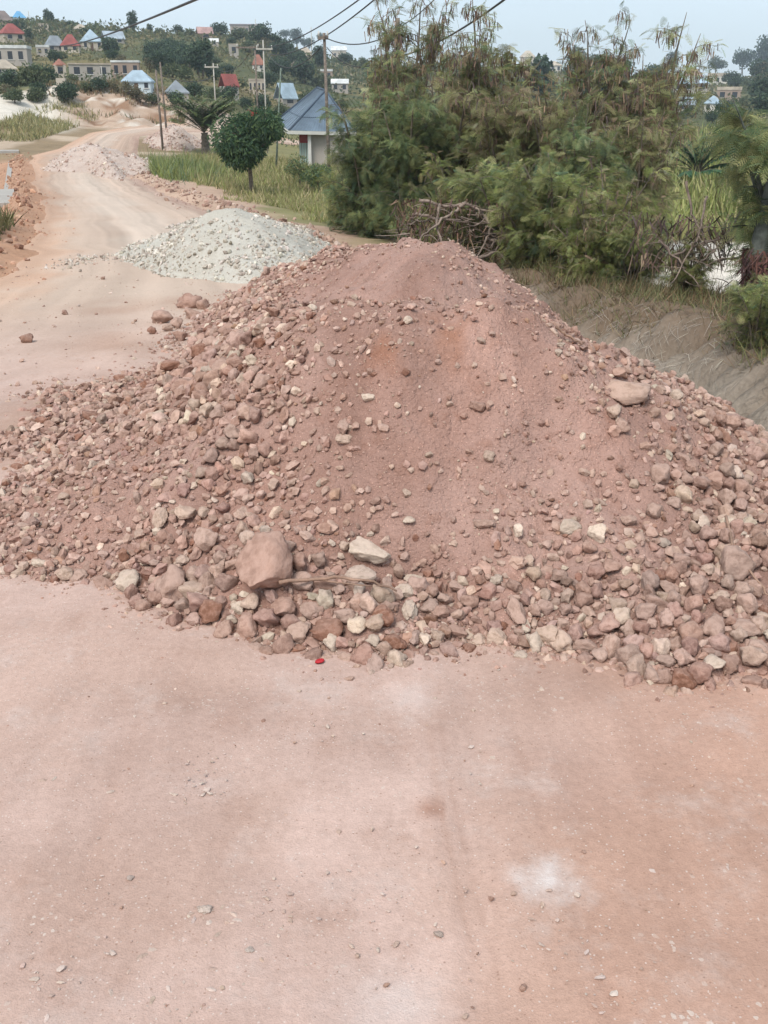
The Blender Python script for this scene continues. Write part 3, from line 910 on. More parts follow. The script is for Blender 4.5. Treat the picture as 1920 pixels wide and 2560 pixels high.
# --- stones picked out one by one: u, v, width and height in the picture, colour
PINK, TAN, PALE, WHITE, DARK, GREY = (.36, .23, .183), (.415, .285, .233), (.50, .375, .30), (.565, .465, .38), (.25, .128, .088), (.41, .29, .24)
HAND = [(207, 537, 28, 24, GREY), (162, 516, 15, 22, PALE), (186, 511, 21, 16, PALE), (205, 512, 12, 12, PALE), (131, 579, 27, 24, WHITE), (172, 582, 32, 40, TAN), (195, 590, 27, 28, PALE),
        (213, 609, 24, 26, DARK), (157, 597, 17, 18, PINK), (146, 606, 18, 18, PINK), (330, 628, 38, 26, DARK), (331, 639, 18, 22, WHITE), (409, 608, 16, 22, WHITE), (403, 592, 22, 17, WHITE), (412, 579, 20, 11, WHITE),
        (345, 545, 12, 10, PALE), (252, 600, 20, 18, PALE), (240, 607, 16, 14, WHITE), (232, 619, 11, 11, WHITE), (384, 614, 26, 22, DARK), (344, 614, 24, 16, GREY), (300, 580, 28, 20, GREY), (325, 582, 30, 18, PINK), (346, 581, 16, 15, TAN),
        (283, 607, 26, 22, PINK), (312, 610, 26, 20, TAN), (395, 641, 24, 18, DARK), (374, 640, 16, 14, WHITE), (435, 634, 16, 14, PALE), (455, 630, 24, 16, PINK), (626, 654, 27, 24, GREY), (601, 653, 18, 20, GREY), (651, 673, 20, 20, GREY),
        (681, 680, 24, 24, DARK), (709, 661, 24, 17, WHITE), (709, 626, 24, 30, TAN), (734, 562, 32, 32, GREY), (598, 532, 21, 18, WHITE), (570, 526, 22, 15, WHITE), (585, 644, 24, 14, TAN), (664, 660, 22, 12, GREY), (746, 627, 28, 20, GREY),
        (757, 650, 24, 20, GREY), (730, 665, 20, 18, PINK), (752, 682, 24, 16, PINK), (560, 640, 20, 22, PALE), (536, 640, 18, 22, WHITE), (548, 634, 26, 20, PALE), (514, 606, 20, 34, TAN), (497, 578, 14, 14, WHITE), (527, 560, 13, 13, PALE),
        (484, 523, 22, 12, TAN), (369, 397, 14, 10, WHITE), (343, 438, 20, 11, PALE), (344, 425, 12, 18, TAN), (488, 455, 14, 12, PALE), (477, 405, 17, 11, PINK), (408, 320, 9, 8, WHITE), (613, 410, 15, 16, PALE), (622, 424, 14, 18, TAN),
        (407, 492, 9, 8, PALE), (408, 519, 15, 8, WHITE), (560, 345, 9, 7, WHITE), (558, 352, 8, 9, WHITE), (233, 432, 20, 17, GREY), (240, 363, 20, 16, PINK), (225, 366, 26, 20, TAN), (213, 345, 22, 18, TAN), (200, 352, 18, 20, DARK), (228, 330, 18, 14, PINK),
        (186, 388, 26, 18, PINK), (256, 372, 16, 14, TAN), (245, 388, 14, 18, PINK), (262, 382, 18, 20, TAN), (205, 390, 18, 16, PINK), (171, 367, 22, 14, DARK), (120, 380, 16, 11, DARK), (92, 417, 18, 16, DARK), (713, 480, 19, 17, PINK), (738, 487, 16, 18, PINK),
        (690, 466, 14, 14, PINK), (628, 520, 16, 13, TAN), (697, 516, 14, 16, PALE), (673, 503, 16, 14, GREY), (655, 510, 18, 15, TAN), (725, 520, 22, 14, PALE), (608, 565, 22, 16, PINK), (660, 475, 22, 20, TAN), (718, 596, 20, 12, PALE), (668, 588, 20, 16, TAN),
        (583, 600, 20, 18, PINK), (470, 600, 20, 18, PINK), (545, 595, 14, 18, PALE), (478, 640, 18, 14, PALE), (497, 637, 20, 20, PALE), (520, 655, 14, 12, WHITE), (64, 497, 13, 11, PALE), (18, 470, 16, 14, DARK), (30, 492, 14, 12, PALE), (80, 575, 18, 14, GREY), (105, 583, 20, 16, PINK),
        (66, 574, 15, 15, PALE), (40, 563, 17, 10, WHITE), (232, 405, 14, 12, PINK), (218, 415, 16, 14, TAN), (455, 585, 18, 14, TAN), (430, 590, 15, 16, PINK), (428, 606, 20, 16, GREY), (440, 612, 18, 14, PINK)]
indiv = []


def surface_point(u, v):
    p = MAIN.hit(u, v)
    d = np.linalg.norm(p - CAM)
    return p, d


def place_stone(p, half, color, sunk=0.25, me=None, parent=heap, name='stone', rows=None, nrm=None):
    k = rng.integers(len(BIG_ME)) if me is None else me
    if nrm is None:
        nrm = MAIN.normal(np.array([p[0]]), np.array([p[1]]))[0] if MAIN.z(p[0], p[1]) > float(zr(p[1])) + 0.01 else np.array([0, 0, 1.0])
    if rows is None:
        rows = orient(nrm[None], 1, 0.25)[0]
    loc = np.array([p[0], p[1], p[2]]) + nrm * half[2] * (1 - 2 * sunk)
    if parent is not None: loc = loc - np.array(parent.location)
    o = link(name, BIG_ME[k], parent)
    o.matrix_basis = matrix_of(rows, half, loc)
    o.color = (*color, 1)
    return o


VIEW_R = np.array([1.0, 0, 0])


def hand_rows(p):
    n = MAIN.normal(np.array([p[0]]), np.array([p[1]]))[0]
    n = n * 0.6 + np.array([0, -.3, .5]); n /= np.linalg.norm(n)
    d = np.array([1.0, rng.uniform(-.25, .25), 0]) * rng.choice([-1, 1])
    return frames(d[None], n[None])[0], n


for (u, v, w, h, c) in HAND:
    p, d = surface_point(u, v + 0.2 * h)
    s = d / FPX
    rows, n = hand_rows(p)
    half = np.array([w * s * 0.53, h * s * 0.56, min(w, h) * s * 0.46])
    col = np.clip(np.array(c) * (1 + 0.08 * rng.normal()), 0, .8)
    place_stone(p, half, col, 0.22, None, heap, 'stone', rows, n)
    occupy(p[0], p[1], 0.5 * max(half[0], half[1]) + 0.3 * half[2])
N_HAND = len(HAND)

# boulders that stand out get a label of their own
def boulder(u, v, w, h, c, label, me, sunk=.2, name='boulder', turn=0.0):
    p, d = surface_point(u, v + 0.22 * h); s = d / FPX
    rows, n = hand_rows(p)
    half = np.array([w * s * .53, h * s * .54, min(w, h) * s * .42])
    o = place_stone(p, half, c, sunk, me, None, name, rows, n)
    tag(o, label, 'boulder')
    occupy(p[0], p[1], 0.8 * max(half[0], half[1]))
    return o


boulder(266, 558, 56, 68, (.385, .248, .198), 'biggest pinkish brown boulder, upright at the foot of the rubble heap', 0)
boulder(366, 548, 48, 30, (.58, .48, .395), 'pale whitish boulder at the foot of the heap, right of the biggest one', 1)
boulder(363, 573, 36, 20, (.51, .405, .34), 'flat pale pink stone directly below the whitish boulder', 2)
boulder(625, 388, 48, 34, (.44, .315, .255), 'flat pale slab of rock on the right shoulder of the rubble heap', 3, .32)

# --- generated stones of the heap
NB = 240000
bx = rng.uniform(-2.9, 2.6, NB); by = rng.uniform(2.5, 11, NB)
br = 0.0105 + 0.042 * rng.power(0.30, NB) ** 1.9
st = stony(bx, by)
zz_ = MAIN.z(bx, by); gg_ = H(bx, by)
ok = (zz_ > gg_ - 0.02) & (rng.random(NB) < np.clip(1.25 * st[:, 0], 0, 1) ** 1.8) & (br < 0.0135 + 0.037 * st[:, 1] * rng.random(NB) ** .35)
bx, by, br, zz_ = bx[ok], by[ok], br[ok], zz_[ok]
order = np.argsort(-br)
keep = []
NMAX = 17000
for k in order:
    if len(keep) >= NMAX: break
    if free(bx[k], by[k], br[k], 0.60):
        occupy(bx[k], by[k], br[k]); keep.append(k)
keep = np.array(keep)
bx, by, br, zz_ = bx[keep], by[keep], br[keep], zz_[keep]
bn = MAIN.normal(bx, by)
pu, pv, dep = project(np.stack([bx, by, zz_], 1))
seen = (pu > -6) & (pu < 774) & (pv > 230) & (pv < 720) & ((bn * (CAM - np.stack([bx, by, zz_], 1))).sum(1) > 0)
pxs = np.where(seen, br / dep * 2 * FPX, 0)
best = np.argsort(-pxs)[:300 - N_HAND]
mask = np.zeros(len(bx), bool); mask[best] = True
bcol = pick(PAL, len(bx), 0.14, PPB)
rws = orient(bn, len(bx), 0.35)
for k in np.where(mask)[0]:
    s3 = br[k] * rng.uniform(.85, 1.15, 3)
    place_stone((bx[k], by[k], zz_[k]), s3, bcol[k], rng.uniform(.15, .35), int(rng.integers(6, 24)), heap, 'stone', rws[k], bn[k])

rest = ~mask
g = Geo()
idx_all = np.where(rest)[0]
idx = idx_all[br[idx_all] >= .022]
sml = idx_all[br[idx_all] < .022]
for t_ in range(len(ST_SML)):
    ii = sml[t_::len(ST_SML)]
    if not len(ii): continue
    sc = br[ii][:, None] * rng.uniform(.85, 1.2, (len(ii), 3))
    v, f, c = scatter(*ST_SML[t_], rws[ii] * sc[:, :, None], np.stack([bx[ii], by[ii], zz_[ii]], 1) + bn[ii] * (sc[:, 2:] * rng.uniform(.1, .6, (len(ii), 1))) - o0, bcol[ii])
    g.add(v, None, f, c)
for t_ in range(len(ST_MID)):
    ii = idx[t_::len(ST_MID)]
    if not len(ii): continue
    sc = br[ii][:, None] * rng.uniform(.85, 1.15, (len(ii), 3))
    mats = rws[ii] * sc[:, :, None]
    pos = np.stack([bx[ii], by[ii], zz_[ii]], 1) + bn[ii] * (sc[:, 2:] * rng.uniform(.2, .7, (len(ii), 1))) - o0
    v, f, c = scatter(*ST_MID[t_], mats, pos, bcol[ii])
    g.add(v, None, f, c)
print('heap stones', len(bx), 'as parts', mask.sum() + N_HAND)
# small stuff
NS = 60000
sx = rng.uniform(-2.9, 2.4, NS); sy = 2.45 + 7.0 * rng.power(0.62, NS)
sr = 0.0042 + 0.0095 * rng.power(0.35, NS) ** 1.6
st = stony(sx, sy); sz = MAIN.z(sx, sy)
clump = np.clip(0.5 + 1.8 * fbm(sx * 3.5, sy * 3.5, 3, 777), 0.08, 1)
ok = (sz > H(sx, sy) - 0.015) & (rng.random(NS) < (0.16 + 0.84 * st[:, 0] ** 0.8) * clump)
sx, sy, sr, sz = sx[ok], sy[ok], sr[ok], sz[ok]
NT_ = 62000
tx = rng.uniform(-2.3, 2.2, NT_); ty = 2.5 + 5.5 * rng.power(0.6, NT_)
tr_ = 0.0022 + 0.0042 * rng.power(.5, NT_) ** 1.5
tz = MAIN.z(tx, ty)
ok = (tz > H(tx, ty) - .01) & (rng.random(NT_) < np.clip(0.45 + 1.5 * fbm(tx * 5, ty * 5, 3, 787), .05, 1))
tx, ty, tr_, tz = tx[ok], ty[ok], tr_[ok], tz[ok]
OCT = np.array([(1, 0, 0), (-1, 0, 0), (0, 1, 0), (0, -1, 0), (0, 0, 1), (0, 0, -1)], float) * np.array([1.1, .9, .75])
OCTF = np.array([(0, 2, 4), (2, 1, 4), (1, 3, 4), (3, 0, 4), (2, 0, 5), (1, 2, 5), (3, 1, 5), (0, 3, 5)])
v, f, c = scatter(OCT, OCTF, rand_rot(len(tx)) * tr_[:, None, None], np.stack([tx, ty, tz + tr_ * .3], 1) - o0, pick(PAL, len(tx), .18, [.22, .22, .2, .17, .1, .03, .03, .03]))
g.add(v, None, f, c)
# fringe of crumbs beyond the toe
NF = 2600
kk = rng.integers(0, len(toe), NF)
TP = np.array([on(u, v, 0.0) for u, v in toe])
fx = np.interp(rng.uniform(0, len(toe) - 1, NF), np.arange(len(toe)), TP[:, 0]); 
ofs = rng.exponential(0.06, NF)
fy = np.interp(fx, TP[np.argsort(TP[:, 0]), 0], TP[np.argsort(TP[:, 0]), 1]) - ofs + 0.04
fr = 0.004 + 0.010 * rng.power(.3, NF) ** 2
BP = np.array([on(u, v, 0.0) for u, v in back])
tb = rng.uniform(0, len(back) - 1, 1500)
fx2 = np.interp(tb, np.arange(len(back)), BP[:, 0]) - rng.exponential(.16, 1500); fy2 = np.interp(tb, np.arange(len(back)), BP[:, 1]) + rng.normal(0, .12, 1500)
sx = np.r_[sx, fx, fx2]; sy = np.r_[sy, fy, fy2]; sr = np.r_[sr, fr, 0.006 + 0.016 * rng.power(.3, 1500) ** 2]
sz = np.maximum(MAIN.z(sx, sy), H(sx, sy) + 0.008)
sn = MAIN.normal(sx, sy)
scol = pick(PAL, len(sx), 0.16, PPB)
rw = rand_rot(len(sx))
for t_ in range(len(ST_SML)):
    ii = np.arange(t_, len(sx), len(ST_SML))
    mats = rw[ii] * (sr[ii][:, None] * rng.uniform(.8, 1.2, (len(ii), 3)))[:, :, None]
    pos = np.stack([sx[ii], sy[ii], sz[ii]], 1) + sn[ii] * sr[ii][:, None] * 0.35 - o0
    v, f, c = scatter(*ST_SML[t_], mats, pos, scol[ii])
    g.add(v, None, f, c)
tag(g.build('small_stones', M['stones'], heap, False, True), kind='stuff')
print('gravel', len(sx))

# ------------------------------------------------------------------ loose stones on the road, each a thing
LOOSE = [(28, 338, 15, 11, (.27, .16, .12), 'squarish brown rock alone on the pale road at the far left'),
         (189, 303, 25, 16, (.34, .215, .17), 'largest brown rock of the small group lying behind the heap\'s left edge'),
         (204, 306, 14, 12, (.36, .235, .185), 'rounded brown stone touching the right side of the largest loose rock'),
         (192, 315, 17, 14, (.39, .26, .21), 'angular pinkish stone just below the largest loose rock'),
         (163, 319, 22, 14, (.38, .255, .205), 'wide crumbly rock at the left end of the loose group behind the heap'),
         (176, 325, 14, 11, (.42, .29, .235), 'pinkish stone between the wide crumbly rock and the heap'),
         (167, 329, 11, 8, (.45, .33, .27), 'small pale stone just below the wide crumbly rock'),
         (180, 338, 15, 11, (.34, .215, .17), 'brown stone lying where the loose group meets the heap\'s left edge'),
         (152, 332, 9, 8, (.27, .15, .11), 'small dark stone on the road left of the heap\'s rocky edge'),
         (105, 394, 8, 7, (.28, .16, .12), 'tiny dark stone on the road above the heap\'s left foot'),
         (65, 311, 6, 5, (.30, .19, .15), 'little dark stone on the road midway to the grey gravel patch'),
         (103, 277, 5, 4, (.30, .2, .16), 'little dark stone on the road below the grey gravel patch'),
         (5, 574, 14, 11, (.62, .50, .42), 'pale pink stone lying at the left end of the heap\'s front foot'),
         (205, 910, 13, 13, (.66, .56, .49), 'pale flat stone pressed into the foreground road surface'),
         (131, 880, 7, 6, (.62, .52, .46), 'small pale round pebble on the foreground road, left of centre'),
         (438, 936, 9, 7, (.60, .49, .42), 'small pale pebble on the foreground road, below the red soil mark'),
         (250, 952, 9, 8, (.66, .58, .52), 'chipped pale pebble low in the foreground road')]
for k, (u, v, w, h, c, lab) in enumerate(LOOSE):
    p = on(u, v + 0.25 * h); s = np.linalg.norm(p - CAM) / FPX
    p = np.array([p[0], p[1], float(H(p[0], p[1])) + .012])
    half = np.array([w * s * .53, w * s * .45, h * s * .56])
    if v > 850: half[2] = min(half[2], 0.5 * half[0])
    o = place_stone(p, half, c, .2, 6 + k % 12, None, 'loose_stone', frames(np.array([[1.0, rng.uniform(-.4, .4), 0]]), np.array([[0, 0, 1.0]]))[0], np.array([0, 0, 1.0]))
    tag(o, lab, 'stone')

# scattered grit on the road surface, and the patch of grey gravel
g = Geo()
n = 11000
x = rng.uniform(-1.9, 1.7, n); y = 1.2 + 2.6 * rng.random(n)
dr = 0.3 + 2.2 * fbm(x * 1.9, y * 1.9, 3, 303) + 0.15 * (x > 0.5)
k_ = (rng.random(n) < np.clip(dr, 0.05, 1)) & (MAIN.z(x, y) < H(x, y) - .01)
x, y = x[k_], y[k_]
r_ = 0.0013 + 0.0068 * rng.power(.3, len(x)) ** 2.0
x2 = rng.uniform(-5, -.8, 1500); y2 = rng.uniform(5, 16, 1500); k_ = x2 > XL(y2) + .1
x = np.r_[x, x2[k_]]; y = np.r_[y, y2[k_]]; r_ = np.r_[r_, 0.004 + 0.022 * rng.power(.25, k_.sum()) ** 3]
cc = pick([(.52, .41, .345), (.47, .34, .275), (.36, .23, .175), (.58, .49, .42), (.26, .16, .12)], len(x), .12, [.34, .26, .2, .12, .08])
for t_ in range(len(ST_SML)):
    ii = np.arange(t_, len(x), len(ST_SML))
    mats = rand_rot(len(ii)) * r_[ii][:, None, None] * np.array([1, 1, .75])
    v, f, c = scatter(*ST_SML[t_], mats, np.stack([x[ii], y[ii], H(x[ii], y[ii]) + .012 + r_[ii] * .25], 1), cc[ii])
    g.add(v, None, f, c)
CL = [(205, 910, .03), (180, 830, .05), (205, 790, .04), (190, 870, .04), (215, 760, .05), (130, 800, .05), (250, 905, .04), (270, 935, .03), (245, 960, .04), (180, 960, .05), (130, 930, .06), (270, 1000, .04), (200, 1000, .05), (130, 1010, .06), (60, 900, .06), (40, 820, .07), (90, 720, .09), (20, 700, .08), (230, 700, .06), (330, 780, .05), (500, 760, .06), (620, 800, .08), (690, 860, .07), (560, 950, .06), (640, 990, .07), (400, 960, .05), (340, 900, .06), (60, 980, .05)]
cx_, cy_ = [], []
for (u, v, sp_) in CL:
    p = on(u, v); m_ = int(rng.integers(10, 32)); cx_.append(p[0] + rng.normal(0, sp_, m_)); cy_.append(p[1] + rng.normal(0, sp_ * 1.3, m_))
cx_, cy_ = np.concatenate(cx_), np.concatenate(cy_); m_ = len(cx_); cr_ = .0025 + .0085 * rng.power(.45, m_) ** 1.8
th_ = rng.uniform(0, 6.28, m_); ct, st2 = np.cos(th_), np.sin(th_); z0 = np.zeros(m_)
fl_ = np.stack([np.stack([ct, st2, z0], 1), np.stack([-st2 * .7, ct * .7, z0], 1), np.stack([z0, z0, z0 + .30], 1)], 1) * cr_[:, None, None]
cc2 = pick([(.54, .44, .385), (.58, .49, .43), (.48, .37, .31)], m_, .1)
for t_ in range(len(ST_SML)):
    ii = np.arange(t_, m_, len(ST_SML))
    v, f, c = scatter(*ST_SML[t_], fl_[ii], np.stack([cx_[ii], cy_[ii], H(cx_[ii], cy_[ii]) + .013], 1), cc2[ii])
    g.add(v, None, f, c)
tag(g.build('road_grit', M['stones'], None, False, True), 'loose grit and pebbles scattered over the road surface', 'grit', kind='stuff')

g = Geo()
c0 = on(84, 260); n = 150
x = c0[0] + rng.normal(0, .24, n); y = c0[1] + rng.normal(0, .55, n); r_ = 0.012 + .03 * rng.power(.4, n) ** 2
cc = pick([(.52, .48, .42), (.42, .37, .32), (.62, .58, .52), (.3, .25, .21)], n)
for t_ in range(len(ST_SML)):
    ii = np.arange(t_, n, len(ST_SML))
    v, f, c = scatter(*ST_SML[t_], rand_rot(len(ii)) * r_[ii][:, None, None], np.stack([x[ii], y[ii], H(x[ii], y[ii]) + .012 + r_[ii] * .4], 1), cc[ii])
    g.add(v, None, f, c)
tag(g.build('gravel_patch', M['stones'], None, False, True), 'small spill of grey gravel on the road left of the grey heap', 'gravel', kind='stuff')

# red bottle cap
p = on(320, 666); pr = 0.0135
g = Geo(); th = np.linspace(0, 2 * math.pi, 25)[:-1]
prof = [(0.0, .010), (.80, .0105), (.93, .009), (1.0, .004), (1.04, 0.0), (.95, 0.0), (.90, .006), (.0, .007)]
vv = np.array([(a * pr * (1 + (.03 if (j % 2 and .9 < a) else 0)) * math.cos(t), a * pr * (1 + (.03 if (j % 2 and .9 < a) else 0)) * math.sin(t), z) for a, z in prof for j, t in enumerate(th)])
i = np.arange(len(prof) - 1)[:, None] * 24; j = np.arange(24)[None]
g.add(vv, np.stack([i + j, i + (j + 1) % 24, i + 24 + (j + 1) % 24, i + 24 + j], -1).reshape(-1, 4))
M['red_plastic'] = simple('red_plastic_material', (.42, .02, .028), .6, .35, 60)
o = tag(g.build('bottle_cap', M['red_plastic'], None, True), 'bright red bottle cap on the road before the heap', 'bottle cap')
o.location = (p[0], p[1], float(H(p[0], p[1])) + .018); o.rotation_euler = (R(-12), R(-6), .4); o.scale = (1.1, .9, .7)

# dry sticks on the heap
def stick(px, rad, label, mat='dead_wood', lift=0.02, twig=None):
    P = []
    for (u, v) in px:
        q = MAIN.hit(u, v); n = MAIN.normal(np.array([q[0]]), np.array([q[1]]))[0]; P.append(q + n * (lift + rad))
    P = np.array(P); t = np.linspace(0, 1, 14); d = np.linspace(0, 1, len(P))
    P = np.stack([np.interp(t, d, P[:, k]) for k in range(3)], 1) + rng.normal(0, rad * .35, (14, 3))
    g = Geo().tube(P, np.linspace(rad, rad * .45, 14), 6)
    if twig:
        Q = np.array([MAIN.hit(u, v) + np.array([0, 0, lift + rad]) for u, v in twig]); g.tube(np.vstack([P[4][None], Q]), [rad * .6] + [rad * .35] * len(Q), 5)
    tag(g.build('dry_stick', M[mat], None, True), label, 'stick')


M['stick'] = bark('stick_material', (.33, .21, .155))
stick([(282, 590), (310, 591), (345, 592), (370, 597), (393, 606)], .0075, 'long thin dry branch below the biggest boulder at the heap\'s foot', 'stick', .055, [(330, 598), (372, 603)])
stick([(722, 528), (735, 560), (752, 590), (767, 610)], .006, 'thin reddish stick slanting down the right side of the heap', 'stick', .045)
stick([(552, 332), (566, 341), (579, 350)], .007, 'short dark root poking from the heap\'s right shoulder', 'stick', .02)

# ------------------------------------------------------------------ the other heaps
def small_heap(name, label, outline, body, mat, pal, n, rlo, rhi, rough=1.0, seed=0, step=.06, cone=None):
    P = []
    for u, v in outline:
        q = on(u, v, 0.0); P.append((q[0], q[1], float(H(q[0], q[1]))))
    ctr = np.mean(np.array(P)[:, :2], axis=0)
    for q in list(P):
        d = np.array(q[:2]) - ctr; L = np.linalg.norm(d) + 1e-6
        e = np.array(q[:2]) + d / L * 0.6; P.append((e[0], e[1], float(H(e[0], e[1])) - .25))
    for u, v, z in body:
        q = on(u, v, z); P.append(tuple(q))
    hp = Heap(P, 4e-3, rough, seed)
    raw_z = hp.z; OUT = np.array(P[:len(outline)])
    def capped(x, y):
        ang = np.arctan2(np.asarray(y) - ctr[1], np.asarray(x) - ctr[0]); rr = np.hypot(np.asarray(x) - ctr[0], np.asarray(y) - ctr[1])
        oa = np.arctan2(OUT[:, 1] - ctr[1], OUT[:, 0] - ctr[0]); od = np.hypot(OUT[:, 0] - ctr[0], OUT[:, 1] - ctr[1]); o = np.argsort(oa)
        lim = np.interp(ang, np.r_[oa[o] - 2 * math.pi, oa[o], oa[o] + 2 * math.pi], np.tile(od[o], 3))
        if cone:
            x = np.asarray(x); y = np.asarray(y); q_ = rr / lim * 1.22
            return H(x, y) + cone * np.clip(1.12 - q_, -.3, .93) * (1 + .35 * fbm(x * .9, y * .9, 3, seed + 2)) - .12 * cone + rough * (.10 * fbm(x * 1.6, y * 1.6, 3, seed) + .05 * fbm(x * 5, y * 5, 3, seed + 1))
        return raw_z(x, y) - 1.2 * np.maximum(0, rr - lim * 1.04)
    hp.z = capped
    A = np.array(P)
    lo, hi = A[:, :2].min(0) - .1, A[:, :2].max(0) + .1
    X, Y = np.meshgrid(np.arange(lo[0], hi[0], step), np.arange(lo[1], hi[1], step))
    Z = hp.z(X, Y)
    root = tag(empty(name, (ctr[0], ctr[1], float(H(*ctr)))), label, 'heap'); o_ = np.array(root.location)
    hv, hq = grid_mesh(X, Y, Z, Z > H(X, Y) - .12)
    build('soil', hv - o_, hq, mat, root, True)
    x = rng.uniform(lo[0], hi[0], n * 4); y = rng.uniform(lo[1], hi[1], n * 4)
    z = hp.z(x, y); h = z - H(x, y)
    top = h.max()
    cl = np.clip(.55 + 1.6 * fbm(x * 1.3, y * 1.3, 3, seed + 3), .1, 1) * np.clip(1.15 - h / top * .75, .15, 1)
    k = (h > -.01) & (rng.random(n * 4) < cl)
    x, y, z = x[k][:n], y[k][:n], z[k][:n]
    r = rlo + (rhi - rlo) * rng.power(.35, len(x)) ** 1.6
    c = pick(pal, len(x), .13); nn = hp.normal(x, y); g = Geo()
    for t in range(len(ST_SML)):
        ii = np.arange(t, len(x), len(ST_SML))
        v, f, cc = scatter(*ST_SML[t], rand_rot(len(ii)) * (r[ii][:, None] * rng.uniform(.8, 1.2, (len(ii), 3)))[:, :, None], np.stack([x[ii], y[ii], z[ii]], 1) + nn[ii] * r[ii][:, None] * .3 - o_, c[ii])
        g.add(v, None, f, cc)
    tag(g.build('small_stones', M['stones'], root, False, True), kind='stuff')
    return root, hp


GP = [(.50, .465, .40), (.57, .53, .465), (.41, .375, .32), (.62, .585, .52), (.34, .305, .255)]
small_heap('gravel_heap', 'pale grey gravel heap beside the road behind the pink heap',
           [(122, 260), (150, 272), (200, 279), (245, 284), (290, 284), (330, 272), (345, 262), (340, 250), (300, 232), (250, 222), (190, 224), (150, 242)],
           [(215, 213, .78), (235, 214, .78), (262, 221, .68), (290, 233, .5), (318, 250, .25), (200, 222, .66), (180, 236, .42), (160, 250, .2), (230, 245, .42), (270, 255, .3), (200, 258, .25), (240, 268, .18), (305, 262, .2)],
           M['grey_soil'], GP, 8500, .012, .044, .8, 900, .05)
small_heap('earth_heap', 'pale pinkish heap of earth and stones on the far road bend',
           [(58, 161), (70, 169), (88, 175), (108, 180), (128, 183), (132, 177), (118, 168), (104, 162), (78, 158)],
           [(78, 147, 1.0), (90, 149, 1.05), (105, 154, .95), (120, 164, .6), (132, 175, .3), (72, 158, .35), (95, 164, .5)],
           M['pale_soil'], [(.50, .40, .35), (.58, .50, .44), (.40, .28, .23), (.62, .56, .50)], 3800, .025, .085, 1.0, 950, .14, 1.35)
small_heap('pink_heap', 'small pinkish heap of earth behind the two wooden poles',
           [(152, 146), (165, 150), (185, 150), (200, 147), (196, 143), (175, 141), (158, 142)],
           [(168, 128, 1.35), (180, 128, 1.4), (190, 135, .9), (158, 136, .7), (176, 140, .6)],
           M['pale_soil'], [(.50, .38, .33), (.58, .48, .42), (.40, .28, .23)], 1500, .04, .11, 1.2, 970, .22, 1.6)

# ------------------------------------------------------------------ road edges: clods of the windrows
def clods(name, label, xs, ys, rs, pal):
    g = Geo(); n = len(xs); c = pick(pal, n, .14)
    for t in range(len(ST_SML)):
        ii = np.arange(t, n, len(ST_SML))
        v, f, cc = scatter(*ST_SML[t], rand_rot(len(ii)) * (rs[ii][:, None] * rng.uniform(.8, 1.3, (len(ii), 3)))[:, :, None], np.stack([xs[ii], ys[ii], H(xs[ii], ys[ii]) + rs[ii] * .25], 1), c[ii])
        g.add(v, None, f, cc)
    return tag(g.build(name, M['stones'], None, False, True), label, 'clods', kind='stuff')


n = 2300
y = 8 + 62 * rng.power(.55, n); off = rng.normal(.6, .55, n) + .9 * fbm(y * .35, y * .1, 2, 79)
clods('earth_clods', 'orange earth clods bladed up along the left road edge', XL(y) - off, y, .015 + .085 * rng.power(.28, n) ** 2 * np.clip(1.3 - np.abs(off - .6), .3, 1), [(.42, .245, .165), (.36, .20, .13), (.47, .30, .21), (.30, .17, .115)])
n = 1700
y = 15 + 45 * rng.power(.6, n); off = rng.normal(.35, .55, n)
clods('shoulder_clods', 'brown earth clods along the right shoulder beyond the grey heap', XR(y) + off, y, .02 + .085 * rng.power(.28, n) ** 2.2, [(.33, .22, .175), (.40, .28, .22), (.28, .18, .14), (.47, .37, .31)])

# concrete drain at the far left edge of the road
M['concrete'] = simple('concrete_material', (.36, .33, .30), .9, .25, 2.0, .4, 30)
M['concrete_dark'] = simple('dark_concrete_material', (.07, .065, .06), .8, .3, 3.0)  # channel floor colour, far darker than the drain walls
p0, p1 = on(4, 216, -.25), on(12, 160, -.25)
d = p1 - p0; L = np.hypot(d[0], d[1]); rz_ = math.atan2(d[1], d[0])
drain = tag(empty('concrete_drain', tuple(p0), rz_), 'open concrete roadside drain with a cover slab at the left edge', 'drain')
Geo().box((0, -.12, -1.2), (L, .10, .10)).build('kerb_wall', M['concrete'], drain)
Geo().box((0, 1.3, -1.2), (L, 1.5, .06)).build('side_wall', M['concrete'], drain)
Geo().box((0, .1, -1.25), (L, 1.3, -.95)).build('channel_floor', M['concrete_dark'], drain)
Geo().box((L * .02, -.3, .12), (L * .16, 1.7, .30)).build('cover_slab', M['concrete'], drain)
Geo().box((L - 1.6, -.5, .12), (L + .6, 2.6, .36)).build('cover_slab', M['concrete'], drain)

# ------------------------------------------------------------------ plants
def frond_template():
    """a twice-feathered leaf, length 1 along x, hanging a little"""
    v, q = [], []
    def quad(a, b, w):
        a, b = np.array(a), np.array(b); d = b - a; n = np.cross(d, (0, 0, 1.0)); n = n / (np.linalg.norm(n) + 1e-9) * w
        k = len(v); v.extend([a - n * .5, a + n * .5, b + n * .35, b - n * .35]); q.append((k, k + 1, k + 2, k + 3))
    sag = lambda x: -.42 * x * x
    quad((0, 0, 0), (1, 0, sag(1) * .9), .016)
    for k, x in enumerate(np.linspace(.15, 1.0, 7)):
        L = .40 * math.sin(.5 + 2.3 * (x - .1))
        for sgn in (-1, 1):
            quad((x, 0, sag(x)), (x + .5 * L, sgn * .86 * L, sag(x) - .34 * L), .046)
    return np.array(v), np.array(q)


